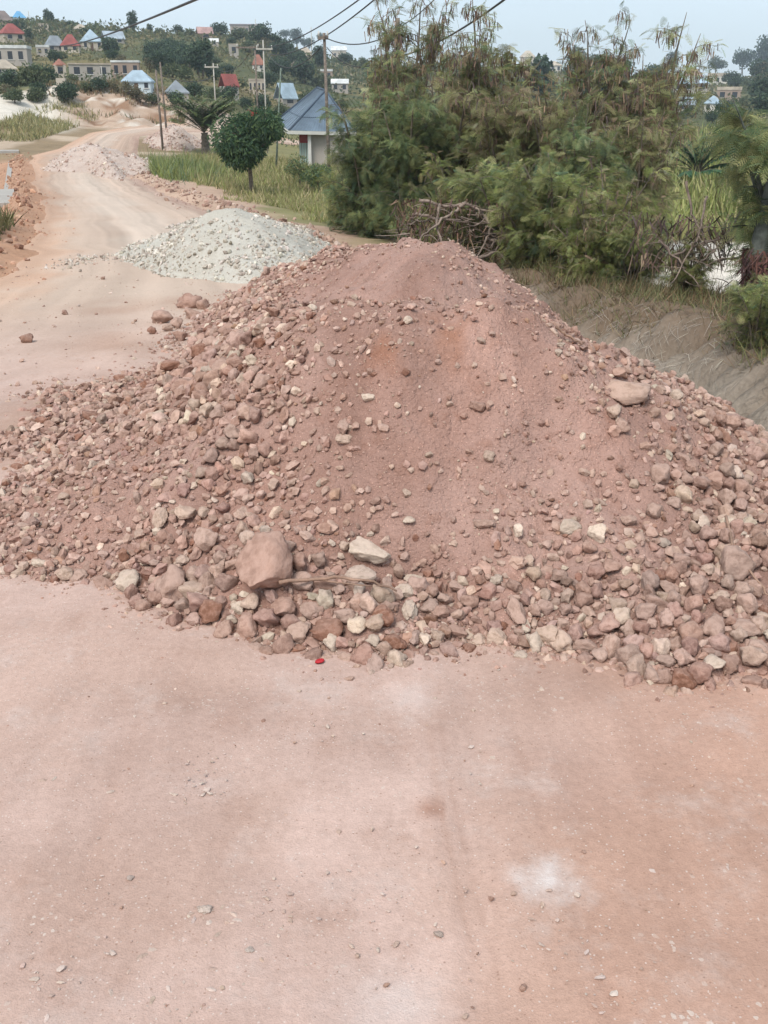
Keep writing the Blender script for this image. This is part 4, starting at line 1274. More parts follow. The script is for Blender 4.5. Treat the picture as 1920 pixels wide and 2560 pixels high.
FROND = frond_template()
BLADE = (np.array([(-.5, 0, 0), (.5, 0, 0), (.42, .1, .5), (-.42, .1, .5), (0, .38, 1.0)]), np.array([(0, 1, 2), (0, 2, 3), (3, 2, 4)]))
LEAFQ = (np.array([(0, 0, 0), (.45, .5, .06), (1, 0, -.12), (.45, -.5, .06)]), np.array([(0, 2, 1), (0, 3, 2)]))
OLIVE = [(.28, .28, .125), (.24, .26, .11), (.33, .31, .15), (.20, .23, .10), (.35, .30, .18)]
DEEP = [(.16, .22, .105), (.13, .19, .10), (.205, .255, .115), (.11, .165, .10), (.25, .28, .125)]
LIME = [(.22, .26, .075), (.27, .28, .10), (.17, .225, .065), (.32, .28, .13)]
DRYP = [(.21, .145, .10), (.16, .105, .085), (.27, .19, .13), (.13, .095, .095)]


def bezier(p0, p1, p2, n):
    t = np.linspace(0, 1, n)[:, None]
    return (1 - t) ** 2 * p0 + 2 * t * (1 - t) * p1 + t * t * p2


def leucaena(seed, h, spread, stems, leaves, pal, leaf_len=.24, pods=0, low=.12, bare_top=0.35, lean=(0, 0)):
    """many-stemmed feathery tree: trunk mesh, crown mesh, hanging pods mesh (local coordinates, base at the origin)"""
    r = np.random.default_rng(seed)
    tr, cr, pd = Geo(), Geo(), Geo()
    LP, LD, PP, LN = [], [], [], []
    for s_ in range(stems):
        a = 2 * math.pi * (s_ + r.uniform(-.3, .3)) / stems
        hh = h * r.uniform(.62, 1.0) if s_ else h
        out = spread * r.uniform(.35, 1.0) * (0.55 if s_ == 0 else 1)
        p0 = np.array([math.cos(a) * .08, math.sin(a) * .08, -.1])
        p2 = np.array([math.cos(a) * out + lean[0] * hh, math.sin(a) * out + lean[1] * hh, hh])
        p1 = np.array([math.cos(a) * out * .25 + lean[0] * hh * .4, math.sin(a) * out * .25 + lean[1] * hh * .4, hh * .62])
        P = bezier(p0, p1, p2, 12) + np.cumsum(r.normal(0, .018 * h / 4, (12, 3)), 0) * np.linspace(0, 1, 12)[:, None]
        rad0 = .022 + .012 * hh
        tr.tube(P, np.linspace(rad0, .006, 12), 6)
        nb = int(10 + 3 * hh)
        for b in range(nb):
            t = low + (1 - low) * r.random() ** .9
            base = np.array([np.interp(t * 11, np.arange(12), P[:, k]) for k in range(3)])
            ang = r.uniform(0, 2 * math.pi); L = spread * r.uniform(.28, .72) * (1.15 - .65 * t)
            tip = base + np.array([math.cos(ang) * L, math.sin(ang) * L, L * r.uniform(-.25, .55)])
            mid = (base + tip) / 2 + np.array([0, 0, L * r.uniform(.12, .34)])
            B = bezier(base, mid, tip, 6)
            tr.tube(B, np.linspace(max(.006, rad0 * (1 - t) * .5), .003, 6), 4, None, False)
            wgt = 1.0 if t < 1 - bare_top else .45
            nl = max(2, int(leaves / (stems * nb) * wgt * r.uniform(.6, 1.5)))
            tt = r.uniform(.15, 1.05, nl)
            q = np.stack([np.interp(tt * 5, np.arange(6), B[:, k]) for k in range(3)], 1)
            LP.append(q + r.normal(0, .05, (nl, 3))); LN.append(nl)
            d = (tip - base)[None] / (L + 1e-6) + r.normal(0, .75, (nl, 3)); d[:, 2] -= .15
            LD.append(d)
            if pods and t > .55:
                npd = int(pods / (stems * nb) * 2.2)
                tt = r.uniform(.3, 1, npd)
                PP.append(np.stack([np.interp(tt * 5, np.arange(6), B[:, k]) for k in range(3)], 1) + r.normal(0, .07, (npd, 3)) - np.array([0, 0, .05]))
    LP, LD = np.vstack(LP), np.vstack(LD); m = len(LP)
    mats = frames(LD, np.array([0, 0, 1.0]) + r.normal(0, .45, (m, 3))) * (leaf_len * r.uniform(.6, 1.25, m))[:, None, None]
    cols = pick(pal, m, .2) * np.repeat(np.exp(r.normal(0, .30, len(LN))), LN)[:, None]
    cols = np.clip(cols, .01, .5)
    v, f, c = scatter(*FROND, mats, LP, cols); cr.add(v, f, None, c)
    if PP:
        PP = np.vstack(PP); m = len(PP)
        d = np.stack([r.normal(0, .22, m), r.normal(0, .22, m), -np.ones(m)], 1)
        mt = frames(d) * np.stack([r.uniform(.10, .19, m), r.uniform(.016, .026, m), np.ones(m)], 1)[:, :, None]
        v, f, c = scatter(np.array([(0, -.5, 0), (0, .5, 0), (1, .4, 0), (1, -.4, 0)]), np.array([(0, 1, 2, 3)]), mt, PP, pick(DRYP, m, .2)); pd.add(v, f, None, c)
    return tr, cr, pd


def tree_data(name, parts, bark_m):
    tr, cr, pd = parts
    root = empty(name)
    tr.build('trunk', M[bark_m], root, True)
    cr.build('crown', M['leaf'], root, False, True)
    if not pd.empty(): tag(pd.build('seed_pods', M['pod'], root, False, True), kind='stuff')
    return root


PROTO = {
    'tall': leucaena(1, 4.7, 1.25, 7, 4700, OLIVE[:3] + DEEP[:2] + OLIVE[4:], .19, 1300, .1, .38),
    'tall2': leucaena(2, 4.6, 1.4, 7, 4700, OLIVE + DEEP[:1], .19, 1500, .1, .35),
    'green': leucaena(3, 3.3, 1.3, 8, 5600, DEEP + OLIVE[:2], .18, 0, .05, .15),
    'olive': leucaena(4, 3.3, 1.3, 8, 5000, OLIVE + DRYP[2:3], .18, 400, .06, .2),
    'bush': leucaena(5, 2.0, 1.1, 8, 4000, DEEP[2:] + OLIVE[:3] + LIME[:2], .16, 0, .03, .1),
    'scrub': leucaena(6, 1.9, 1.1, 8, 3600, OLIVE + LIME + LIME[:2] + DRYP[2:3], .16, 200, .04, .15),
    'edge': leucaena(7, 2.9, 1.15, 6, 4300, DEEP[:2] + OLIVE[:4], .18, 0, .18, .12, (-.12, 0)),
}
used_proto = {}


def plant(kind, u, Y, label, s=1.0, rz=None, group=None, bark_m='bark', name='feathery_tree', cat='tree', sx=1.0):
    x = (u - 384) / FPX * (Y * CP + 0.3)
    if kind not in used_proto:
        o = tree_data(name, PROTO[kind], bark_m); used_proto[kind] = o
    else:
        o = copy_tree(used_proto[kind])
        o.name = name
    o.location = (x, Y, float(H(x, Y)) - .03)
    o.rotation_euler = (0, 0, rng.uniform(0, 6.28) if rz is None else rz)
    o.scale = (s * sx, s * sx, s)
    for k in list(o.keys()): del o[k]
    return tag(o, label, cat, group)


GT = 'feathery trees on the far bank of the ditch'
plant('tall', 402, 23.5, 'tall feathery tree in front of the dark pole, tallest of the clump', 1.08, 1.0, GT)
plant('tall2', 478, 22.5, 'tall sparse feathery tree with brown pods right of the dark pole', 1.07, 2.2, GT)
plant('green', 368, 22.6, 'dense dark green feathery tree hiding the right end of the blue roofed house', .9, .5, GT)
plant('green', 408, 21.0, 'dense green feathery tree below the tallest one, behind the dead branches', .95, 2.4, GT)
plant('olive', 448, 22.0, 'olive feathery tree between the two tall sparse trees', 1.05, 3.3, GT)
plant('olive', 512, 20.5, 'olive green feathery tree right of the tall sparse pair', .98, 4.4, GT)
plant('olive', 556, 20.0, 'brownish olive feathery tree at the middle of the clump', .96, .2, GT)
plant('tall', 600, 21.5, 'feathery tree with purple brown hanging pods, left of the right hand pair', .93, 3.8, GT)
plant('tall2', 648, 20.5, 'feathery tree with drooping pods standing highest on the right half', .95, .4, GT)
plant('olive', 640, 19.0, 'low olive feathery tree below the right hand pod trees', .84, 5.2, GT)
plant('green', 585, 18.5, 'dark green feathery tree at the front of the clump, right of centre', .80, 1.6, GT)
plant('scrub', 596, 14.6, 'lime green feathery bush spilling over the ditch bank', .66, 3.4, GT)
plant('scrub', 536, 16.4, 'yellow green feathery bush right of the dead branches', .7, 1.4, GT)
plant('bush', 500, 17.5, 'rounded feathery bush behind the ditch, just right of the dead branches', .95, .9, GT)
plant('bush', 560, 16.2, 'dark feathery bush on the ditch bank, left of the hanging dry fronds', .9, 4.0, GT)
plant('scrub', 612, 15.4, 'yellowish feathery bush on the ditch bank in front of the white sand', .86, 2.0, GT)
plant('scrub', 652, 16.5, 'thin olive bush beside the white sand patch', .62, 5.0, GT)
plant('bush', 640, 14.2, 'low dark bush overhanging the ditch before the dry fronds', .5, 1.2, GT)
plant('scrub', 700, 13.4, 'low yellow green bush in front of the white sand near the right edge', .42, 4.6, GT)
plant('bush', 352, 24.0, 'low green feathery bush at the left foot of the clump', .75, 3.0, GT)
plant('scrub', 455, 19.0, 'brownish thin bush above the dead branches', .9, 2.9, GT)
edge = plant('edge', 797, 12.6, 'feathery tree with a thick greenish trunk cut off by the right edge', .92, .2, None, 'bark_grey')
plant('bush', 775, 10.2, 'small leafy bush on the ditch bank at the right edge', .40, .3, GT)

# thick leaning trunk of the tree at the right edge
pt = [on(764, 292, -.15), on(763, 235, .75), on(772, 175, 1.5), on(785, 110, 2.2)]
yb = 12.3
P = np.array([[(u - 384) / FPX * (yb * CP + .3), yb, 0] for u in (761, 764, 770, 778)], float)
P[:, 2] = float(H(P[0, 0], yb)) + np.array([-.1, .75, 1.5, 2.3])
edge_o = np.array(edge.location)
g = Geo().tube(bezier(P[0], (P[1] + P[2]) / 2, P[3], 14), np.linspace(.15, .075, 14), 10)
g.build('main_trunk', M['bark_grey'], None, True)
mt_o = bpy.data.objects['main_trunk']; mt_o.parent = edge
from mathutils import Matrix
mt_o.matrix_parent_inverse = (Matrix.Translation(edge.location) @ edge.rotation_euler.to_matrix().to_4x4()).inverted()

# --- dead branches in the gap left of the clump, dry hanging fronds on the right
def px3(u, v, Y):
    d = ray(u, v); return CAM + d * (Y / d[1])


def dead_tangle(name, label, lines, Y, rad, extra, box):
    g = Geo()
    lo = 9e9
    for L in lines:
        P = np.array([px3(u, v, Y + dy) for u, v, dy in L]); t = np.linspace(0, 1, 4 * len(L)); d = np.linspace(0, 1, len(L))
        P = np.stack([np.interp(t, d, P[:, k]) for k in range(3)], 1) + rng.normal(0, .012, (len(t), 3))
        g.tube(P, np.linspace(rad, rad * .4, len(t)), 6)
    for _ in range(extra):
        u0, v0 = rng.uniform(box[0], box[2]), rng.uniform(box[1], box[3]); y0 = Y + rng.uniform(-.5, .8)
        a = px3(u0, v0, y0); L = rng.uniform(.2, .6); th = rng.uniform(0, 6.28)
        d = np.array([math.cos(th), .5 * math.sin(th), rng.uniform(-.6, .5)]) * L
        P = bezier(a, a + d * .5 + np.array([0, 0, .12 * rng.normal()]), a + d, 6)
        g.tube(P, np.linspace(rad * .38, rad * .12, 6), 4)
    o = g.build(name, M['dead_wood'], None, True)
    return tag(o, label, 'dead branches')


dead_tangle('dead_branches', 'bare grey brown dead branches tangled behind the heap, above the ditch head',
            [[(420, 200, 0), (452, 207, .1), (466, 203, 0), (480, 209, -.1), (500, 213, -.1), (520, 213, 0), (530, 206, .2)], [(466, 204, 0), (450, 214, -.2), (430, 228, -.3), (420, 240, -.4)],
             [(500, 213, 0), (518, 228, -.2), (540, 240, -.2), (548, 228, .1)], [(480, 210, 0), (492, 225, -.2), (486, 240, -.3), (476, 260, -.4)], [(486, 238, -.2), (510, 243, -.3), (526, 258, -.4)],
             [(440, 205, 0), (436, 226, -.2), (444, 250, -.4)], [(520, 214, 0), (506, 232, -.2), (496, 252, -.4)], [(478, 258, -.4), (498, 252, -.4), (508, 264, -.5)], [(412, 214, .2), (440, 218, 0), (470, 222, 0)], [(535, 212, .1), (545, 245, -.2), (538, 268, -.4)]],
            17.0, .03, 150, (405, 205, 550, 262))
dead_tangle('dead_branches', 'thin bare dead branches crossing in front of the white sand patch',
            [[(672, 256, 0), (700, 243, 0), (735, 238, 0), (767, 238, .2)], [(686, 180, .2), (692, 215, .1), (706, 240, 0), (722, 268, -.2)], [(706, 196, .2), (702, 225, 0), (690, 250, -.1), (672, 285, -.3)],
             [(740, 212, .2), (725, 240, 0), (700, 262, -.2)], [(718, 262, 0), (745, 256, 0), (766, 248, 0)], [(660, 240, 0), (680, 262, -.1), (700, 290, -.3)]],
            13.2, .018, 40, (655, 225, 750, 285))


def fringe(name, label, n, us, vs, Y, ln, pal, width):
    """hanging dry leaves"""
    g = Geo()
    u = rng.uniform(*us, n); v = rng.uniform(*vs, n); yy = Y + rng.uniform(-.5, .8, n)
    pos = np.array([px3(a, b, c) for a, b, c in zip(u, v, yy)])
    d = np.stack([rng.normal(0, .35, n), rng.normal(0, .35, n), -np.ones(n)], 1)
    mt = frames(d) * np.stack([rng.uniform(*ln, n), rng.uniform(width * .6, width * 1.3, n), np.ones(n)], 1)[:, :, None]
    vv, f, c = scatter(np.array([(0, -.5, 0), (0, .5, 0), (.6, .5, .05), (.6, -.5, .05), (1, 0, .12)]), np.array([(0, 1, 2), (0, 2, 3), (3, 2, 4)]), mt, pos, pick(pal, n, .2))
    g.add(vv, None, f, c)
    return tag(g.build(name, M['straw'], None, False, True), label, 'dry leaves', kind='stuff')


fringe('dry_fronds', 'dark brown dry leaves hanging over the white sand', 380, (630, 735), (212, 262), 13.6, (.12, .34), [(.10, .065, .06), (.15, .10, .08), (.07, .05, .05), (.2, .14, .1)], .018)
fringe('dry_fronds', 'dark reddish dry leaves around the trunk foot at the right edge', 380, (742, 775), (248, 285), 12.0, (.15, .3), [(.10, .05, .045), (.15, .075, .06), (.07, .04, .04)], .02)
fringe('dry_fronds', 'rust brown withered leaves among the dead branches', 1100, (395, 560), (198, 255), 17.3, (.1, .3), [(.14, .08, .06), (.11, .065, .06), (.2, .13, .09), (.12, .11, .05)], .022)

# --- grasses
def grass(name, label, x, y, hgt, width, pal, lean=.35, mat='grass', jit=.2, p=None, z=None, cat='grass'):
    n = len(x); zz = (H(x, y) if z is None else z) - .02
    th = rng.uniform(0, 6.28, n)
    up = np.stack([rng.normal(0, lean, n), rng.normal(0, lean, n), np.ones(n)], 1); up /= np.linalg.norm(up, axis=1)[:, None]
    side = np.stack([np.cos(th), np.sin(th), np.zeros(n)], 1)
    fwd = np.cross(up, side)
    mt = np.stack([side * width[:, None], fwd * hgt[:, None], up * hgt[:, None]], 1)
    v, f, c = scatter(*BLADE, mt, np.stack([x, y, zz], 1), pick(pal, n, jit, p))
    return tag(build(name, v, f, M[mat], None, False, c), label, cat, kind='stuff')


def polar(n, u0, u1, r0, r1, pw=1.0):
    """random ground points inside a sector in front of the camera"""
    rr = r0 + (r1 - r0) * rng.random(n) ** pw
    uu = rng.uniform(u0, u1, n)
    x = (uu - 384) / 1075 * rr
    return x, rr


x, y = polar(90000, 95, 420, 17, 74, 1.05)
dens = np.clip(.85 + 1.6 * fbm(x * .4, y * .4, 4, 55), .1, 1)
k = (x > XR(y) + 1.9 + .012 * y + 2.2 * fbm(x * .6, y * .6, 3, 56)) & (rng.random(len(x)) < dens) & (x < np.where(y < 26, .8, 99))
x, y = x[k], y[k]; hh = rng.uniform(.10, .42, len(x)) * (.45 + 1.2 * np.clip(fbm(x * .45, y * .45, 3, 57) + .35, 0, 1)) * (1 + y / 140)
VG = [(.27, .25, .11), (.34, .30, .15), (.20, .22, .085), (.40, .33, .19), (.22, .245, .08)]
grass('verge_grass', 'green yellow grass on the roadside verge left of the trees', x, y, hh, rng.uniform(.008, .017, len(x)) * (1 + y / 40), VG, .5)
# tall reeds at the bend
n = 9000; c0 = ray_ground(140, 172)
x = c0[0] + rng.normal(0, 1.5, n) + .6; y = c0[1] + rng.normal(0, 3.4, n); k = x > XR(y) + .8; x, y = x[k], y[k]
grass('tall_reeds', 'tall green reed clump at the inner side of the road bend', x, y, rng.uniform(.3, 1.0, len(x)) * (.6 + 1.1 * np.clip(fbm(x * .8, y * .8, 3, 85) + .4, 0, 1)), rng.uniform(.018, .034, len(x)), DEEP[2:5] + LIME[:3] + VG[2:3], .45)
# grass of the field on the right
x, y = polar(30000, 600, 1000, 20, 130, 1.25)
k = (rng.random(len(x)) < np.clip(.7 + 1.5 * fbm(x * .3, y * .3, 3, 58), .15, 1)) & ~((y < 24) & (x > 4) & (x < 12)); x, y = x[k], y[k]
grass('field_grass', 'tall green and yellowish grass in the field behind the right hand trees', x, y, rng.uniform(.35, .9, len(x)) * (1 + y / 130), rng.uniform(.02, .05, len(x)) * (1 + y / 30), [(.24, .265, .09), (.29, .285, .12), (.19, .23, .075), (.33, .295, .15)], .4)
# undergrowth on the bank top
x, y = polar(34000, 380, 900, 9.5, 26, .9)
xt = np.interp(y, TOPY, TOPX)
k = (x > xt - .15 + .5 * fbm(x * 1.2, y * 1.2, 3, 59)) & (rng.random(len(x)) < np.clip(.7 + 1.6 * fbm(x * .9, y * .9, 3, 60), .1, 1)) & ~((y > 14.3) & (x > 2.8) & (y < 23.5)); x, y = x[k], y[k]
grass('bank_grass', 'olive and reddish dry grass along the top of the ditch bank', x, y, rng.uniform(.08, .36, len(x)), rng.uniform(.006, .013, len(x)), [(.15, .15, .065), (.12, .135, .06), (.22, .16, .09), (.20, .125, .075), (.11, .12, .06), (.24, .195, .12)], .8)
x, y = polar(30000, 470, 900, 9.0, 17, .8)
xt = np.interp(y, TOPY, TOPX); off_ = x - xt
k = (off_ > -.12 + .7 * fbm(x * 1.5, y * 1.5, 3, 86)) & (off_ < 2.2) & (rng.random(len(x)) < np.clip(.6 + 2.0 * fbm(x * 1.1, y * 1.1, 3, 87), .05, 1)) & ~((y > 14.3) & (x > 2.9)); x, y = x[k], y[k]
grass('bank_brush', 'brown and green brushy grass spilling over the ditch bank edge', x, y, rng.uniform(.06, .34, len(x)) * (.6 + np.clip(fbm(x * .8, y * .8, 3, 88) + .5, 0, 1.2)), rng.uniform(.006, .012, len(x)), [(.23, .165, .095), (.19, .125, .075), (.15, .155, .07), (.27, .22, .135), (.18, .19, .08)], 1.0)
# grass tuft at the left edge below the drain
n = 1500; c0 = ray_ground(4, 238)
x = c0[0] - .4 + rng.normal(0, .45, n); y = c0[1] + rng.normal(0, 1.6, n); k = x < XL(y) - .35; x, y = x[k], y[k]
grass('grass_tuft', 'dull green grass tuft at the left edge below the concrete drain', x, y, rng.uniform(.25, .6, len(x)), rng.uniform(.02, .04, len(x)), [(.14, .13, .06), (.19, .17, .085), (.10, .105, .045)], .4)
# grey matted straw hanging down the ditch bank
n = 8000
y = rng.uniform(4.5, 19, n); e0 = np.interp(y, TOPY, BOTX); e1 = np.interp(y, TOPY, TOPX)
t = rng.random(n); x = e0 + (e1 - e0) * t + .1
k = (rng.random(n) < np.clip(.75 + 1.6 * fbm(x * 1.4, y * .5, 3, 62), .2, 1)); x, y, t = x[k], y[k], t[k]; n = len(x)
gxn = (H(x + .08, y) - H(x - .08, y)) / .16; gyn = (H(x, y + .08) - H(x, y - .08)) / .16
down = np.stack([-gxn, -gyn, -(gxn ** 2 + gyn ** 2)], 1); down /= np.linalg.norm(down, axis=1)[:, None] + 1e-6
nrm = np.stack([-gxn, -gyn, np.ones(n)], 1); nrm /= np.linalg.norm(nrm, axis=1)[:, None]
wave = fbm(x * 2.0, y * 2.0, 2, 63) * 1.6
sidev = np.cross(nrm, down)
dirv = down + sidev * (wave + rng.normal(0, 1.1, n))[:, None] + nrm * rng.uniform(-.02, .28, n)[:, None]
mt = frames(dirv, nrm) * np.stack([rng.uniform(.05, .22, n), rng.uniform(.0025, .005, n), rng.uniform(.1, .3, n) * .5], 1)[:, :, None]
STRAW = (np.array([(0, -.5, 0), (0, .5, 0), (.4, .5, .12), (.4, -.5, .12), (.75, .4, .1), (.75, -.4, .1), (1, 0, 0)]), np.array([(0, 1, 2), (0, 2, 3), (3, 2, 4), (3, 4, 5), (5, 4, 6)]))
lump = .05 * np.clip(fbm(x * 3, y * 3, 3, 64) + .2, 0, 1)
tone = np.clip(.5 + 2.2 * fbm(x * 2.2, y * .8, 3, 66) - .9 * (t - .55), 0, 1)[:, None]
v, f, c = scatter(*STRAW, mt, np.stack([x, y, H(x, y) + lump], 1), pick([(.34, .305, .26), (.41, .37, .315), (.29, .255, .215)], n, .16) * tone + pick([(.19, .145, .11), (.155, .12, .095), (.23, .18, .14)], n, .16) * (1 - tone))
tag(build('matted_straw', v, f, M['straw'], None, False, c), 'grey dry grass stems clinging to the eroded ditch bank', 'dry grass', kind='stuff')

# --- mango tree
def crown_points(r, n, rx_, rz_, blobs, cz):
    """points near the surface of a lumpy crown"""
    bl = r.normal(size=(blobs, 3)); bl /= np.linalg.norm(bl, axis=1)[:, None]; bl *= r.uniform(.25, .72, (blobs, 1)); bl[:, 2] = bl[:, 2] * .9
    k = r.integers(0, blobs, n); d = r.normal(size=(n, 3)); d /= np.linalg.norm(d, axis=1)[:, None]
    br_ = r.uniform(.26, .46, blobs)
    p = bl[k] + d * (br_[k] * r.uniform(.72, 1.05, n))[:, None]
    return p * np.array([rx_, rx_, rz_]) + np.array([0, 0, cz]), d


def leafy_tree(seed, rx_, rz_, cz, n, leaf, pal, trunk_r, blobs=22, droop=.5, limbs=6, aspect=.45):
    r = np.random.default_rng(seed)
    p, d = crown_points(r, n, rx_, rz_, blobs, cz)
    dd = d * .6 + r.normal(0, .5, d.shape); dd[:, 2] -= droop
    s_ = leaf * r.uniform(.6, 1.3, n)
    mt = frames(dd, d + r.normal(0, .4, d.shape)) * np.stack([s_, s_ * aspect, s_], 1)[:, :, None]
    v, f, c = scatter(*LEAFQ, mt, p, pick(pal, n, .22))
    tr = Geo(); top = np.array([r.normal(0, .1), r.normal(0, .1), cz])
    tr.tube(bezier(np.array([0, 0, -.3]), np.array([r.normal(0, .12) * trunk_r * 5, 0, cz * .5]), top, 8), np.linspace(trunk_r, trunk_r * .55, 8), 7)
    for k in range(limbs):
        a = r.uniform(0, 6.28); b0 = np.array([0, 0, cz * r.uniform(.45, .9)]); e = np.array([math.cos(a) * rx_ * .65, math.sin(a) * rx_ * .65, cz + rz_ * r.uniform(-.2, .6)])
        tr.tube(bezier(b0, (b0 + e) / 2 + np.array([0, 0, .15 * rz_]), e, 6), np.linspace(trunk_r * .5, trunk_r * .12, 6), 5, None, False)
    return tr, Geo().add(v, None, f, c)


def put_tree(name, label, parts, loc, bark_m, cat='tree', group=None, s=1.0):
    root = tag(empty(name, tuple(loc)), label, cat, group); root.scale = (s, s, s)
    parts[0].build('trunk', M[bark_m], root, True)
    parts[1].build('crown', M['leaf'], root, False, True)
    return root


c0 = ray_ground(253, 194); kpx = c0[1] / 1050
put_tree('mango_tree', 'round dense dark green mango tree on the verge before the blue roofed house',
         leafy_tree(31, 45 * kpx, 38 * kpx, 51 * kpx, 9000, .21, [(.075, .135, .07), (.055, .105, .06), (.10, .165, .075), (.05, .09, .06), (.13, .19, .085)], 2.6 * kpx, 15, .6, 8, .3), c0, 'bark')
# --- palms
def palm(seed, trunk_h, trunk_r, n, L, pal, upright=.6, el0=.15):
    r = np.random.default_rng(seed); tr, fr = Geo(), Geo()
    P = bezier(np.array([0, 0, -.3]), np.array([.1, 0, trunk_h * .5]), np.array([.05, 0, trunk_h]), 12)
    tr.tube(P, trunk_r * (1 + .15 * np.sin(np.arange(12) * 2.4)) * np.linspace(1.25, .9, 12), 9)
    for k in range(n):
        a = 2.4 * k + r.uniform(-.2, .2); el = r.uniform(el0, 1.45); l = L * r.uniform(.75, 1.1)
        out = np.array([math.cos(a), math.sin(a), 0])
        p0 = P[-1]; p1 = p0 + (out * math.cos(el) + np.array([0, 0, math.sin(el)])) * l * .55
        p2 = p0 + out * l * (.55 + .42 * math.cos(el)) + np.array([0, 0, l * (math.sin(el) * .98 - .16)])
        B = bezier(p0, p1, p2, 16)
        tr.tube(B, np.linspace(.03, .008, 16), 4, None, False)
        tan = np.gradient(B, axis=0); tan /= np.linalg.norm(tan, axis=1)[:, None]
        m = 34; t = np.linspace(.18, 1, m)
        q = np.stack([np.interp(t * 15, np.arange(16), B[:, i]) for i in range(3)], 1); tg = np.stack([np.interp(t * 15, np.arange(16), tan[:, i]) for i in range(3)], 1)
        sd_ = np.cross(tg, np.array([0, 0, 1.0])); sd_ /= np.linalg.norm(sd_, axis=1)[:, None] + 1e-6
        for sg in (-1, 1):
            d = sd_ * sg * .8 + tg * .75 + r.normal(0, .1, q.shape); d[:, 2] -= .25
            ll = l * .26 * np.sin(.35 + 2.5 * (t - .1)).clip(.25)
            mt = frames(d, np.array([0, 0, 1.0])) * np.stack([ll, np.full(m, l * .026), ll], 1)[:, :, None]
            v, f, c = scatter(np.array([(0, -.5, 0), (0, .5, 0), (.6, .6, -.05), (.6, -.6, -.05), (1, 0, -.22)]), np.array([(0, 1, 2), (0, 2, 3), (3, 2, 4)]), mt, q, pick(pal, m, .15))
            fr.add(v, None, f, c)
    return tr, fr


c0 = ray_ground(205, 154); kpx = c0[1] / 1060
put_tree('palm_tree', 'bushy green palm with a short trunk behind the verge', palm(41, 20 * kpx, 3.8 * kpx, 58, 44 * kpx, [(.17, .23, .10), (.13, .195, .09), (.23, .265, .125)], .6, .55), c0, 'bark', 'palm')
c0 = np.array([0, 0, 0.0]); yy = 46.0; xx = (698 - 384) / 1060 * yy
put_tree('palm_tree', 'low dark green palm at the far side of the right hand field', palm(42, .6, .16, 22, 2.3, [(.07, .15, .085), (.085, .175, .10), (.11, .19, .10)]), (xx, yy, float(H(xx, yy))), 'bark', 'palm')
# --- other bushes near the house
small = leafy_tree(51, .8, .7, .75, 1500, .12, DEEP + VG[:2], .05, 14, .1, 5, .4)
put_tree('leafy_bush', 'light green leafy bush at the foot of the house wall', small, ray_ground(300, 186), 'bark', 'bush')
PX = ray_ground(318, 192)
put_tree('leafy_bush', 'low green bush between the house and the feathery trees', leafy_tree(52, .9, .6, .6, 1500, .13, DEEP + LIME[:1], .05, 14, .1, 5, .4), PX, 'bark', 'bush')

# ------------------------------------------------------------------ buildings
def roof_mat(name, c, rough=.55, rib=7.0):
    t = NT(name)
    n1 = t.noise(.6, 4, .65)
    col = t.mix(t.ramp(n1, .3, .7), tuple(x * .72 for x in c), tuple(min(1, x * 1.15) for x in c))
    w = t.n('TexWave', i_Scale=rib); w.bands_direction = 'X'; t.put(w.inputs['Vector'], t.coord('Object'))
    return t.finish(col, rough, t.bump(w.outputs['Fac'], .35, .03), 0, .4)


RM = {'red': roof_mat('red_roof_material', (.30, .085, .075), .8), 'orange': roof_mat('orange_roof_material', (.36, .16, .115), .8), 'blue': roof_mat('blue_roof_material', (.09, .34, .60)),
      'ice': roof_mat('pale_blue_roof_material', (.36, .46, .54)), 'steel': roof_mat('steel_roof_material', (.36, .42, .48)), 'grey': roof_mat('grey_roof_material', (.24, .27, .30)), 'brown': roof_mat('brown_roof_material', (.20, .155, .145), .8),
      'tan': roof_mat('tan_roof_material', (.48, .41, .33), .85), 'white': roof_mat('white_roof_material', (.68, .69, .68), .7), 'navy': roof_mat('slate_blue_roof_material', (.15, .20, .255), .5, 5.0), 'pink': roof_mat('faded_pink_roof_material', (.42, .27, .25), .8)}
WM = {'cream': simple('cream_wall_material', (.47, .41, .34), .9, .2, .5), 'block': simple('block_wall_material', (.37, .335, .30), .95, .25, .7), 'white': simple('white_wall_material', (.55, .52, .47), .9, .15, .5), 'brown': simple('brown_wall_material', (.32, .245, .20), .95, .25, .7), 'blue': simple('pale_blue_wall_material', (.50, .58, .62), .9, .15, .5)}
M['glass'] = simple('window_material', (.035, .04, .05), .25, .3, 2.0, spec=.5)
M['door'] = simple('door_material', (.12, .075, .05), .6, .3, 2.0)
M['fascia'] = simple('fascia_material', (.55, .54, .51), .7, .1, 2.0)


def hip(w, d, h, z, over, ridge, thick=.14):
    """hipped roof over a w x d plan (x, y), eaves at z, rising h; ridge = its length as a share of w"""
    a, b = w / 2 + over, d / 2 + over; r_ = w * ridge / 2
    v = [(-a, -b, z), (a, -b, z), (a, b, z), (-a, b, z), (-r_, 0, z + h), (r_, 0, z + h)]
    v += [(x, y, zz - thick) for x, y, zz in v[:4]]
    q = [(0, 1, 5, 4), (2, 3, 4, 5), (0, 6, 7, 1), (1, 7, 8, 2), (2, 8, 9, 3), (3, 9, 6, 0), (6, 9, 8, 7)]
    return np.array(v, float), np.array(q), np.array([(1, 2, 5), (3, 0, 4)])


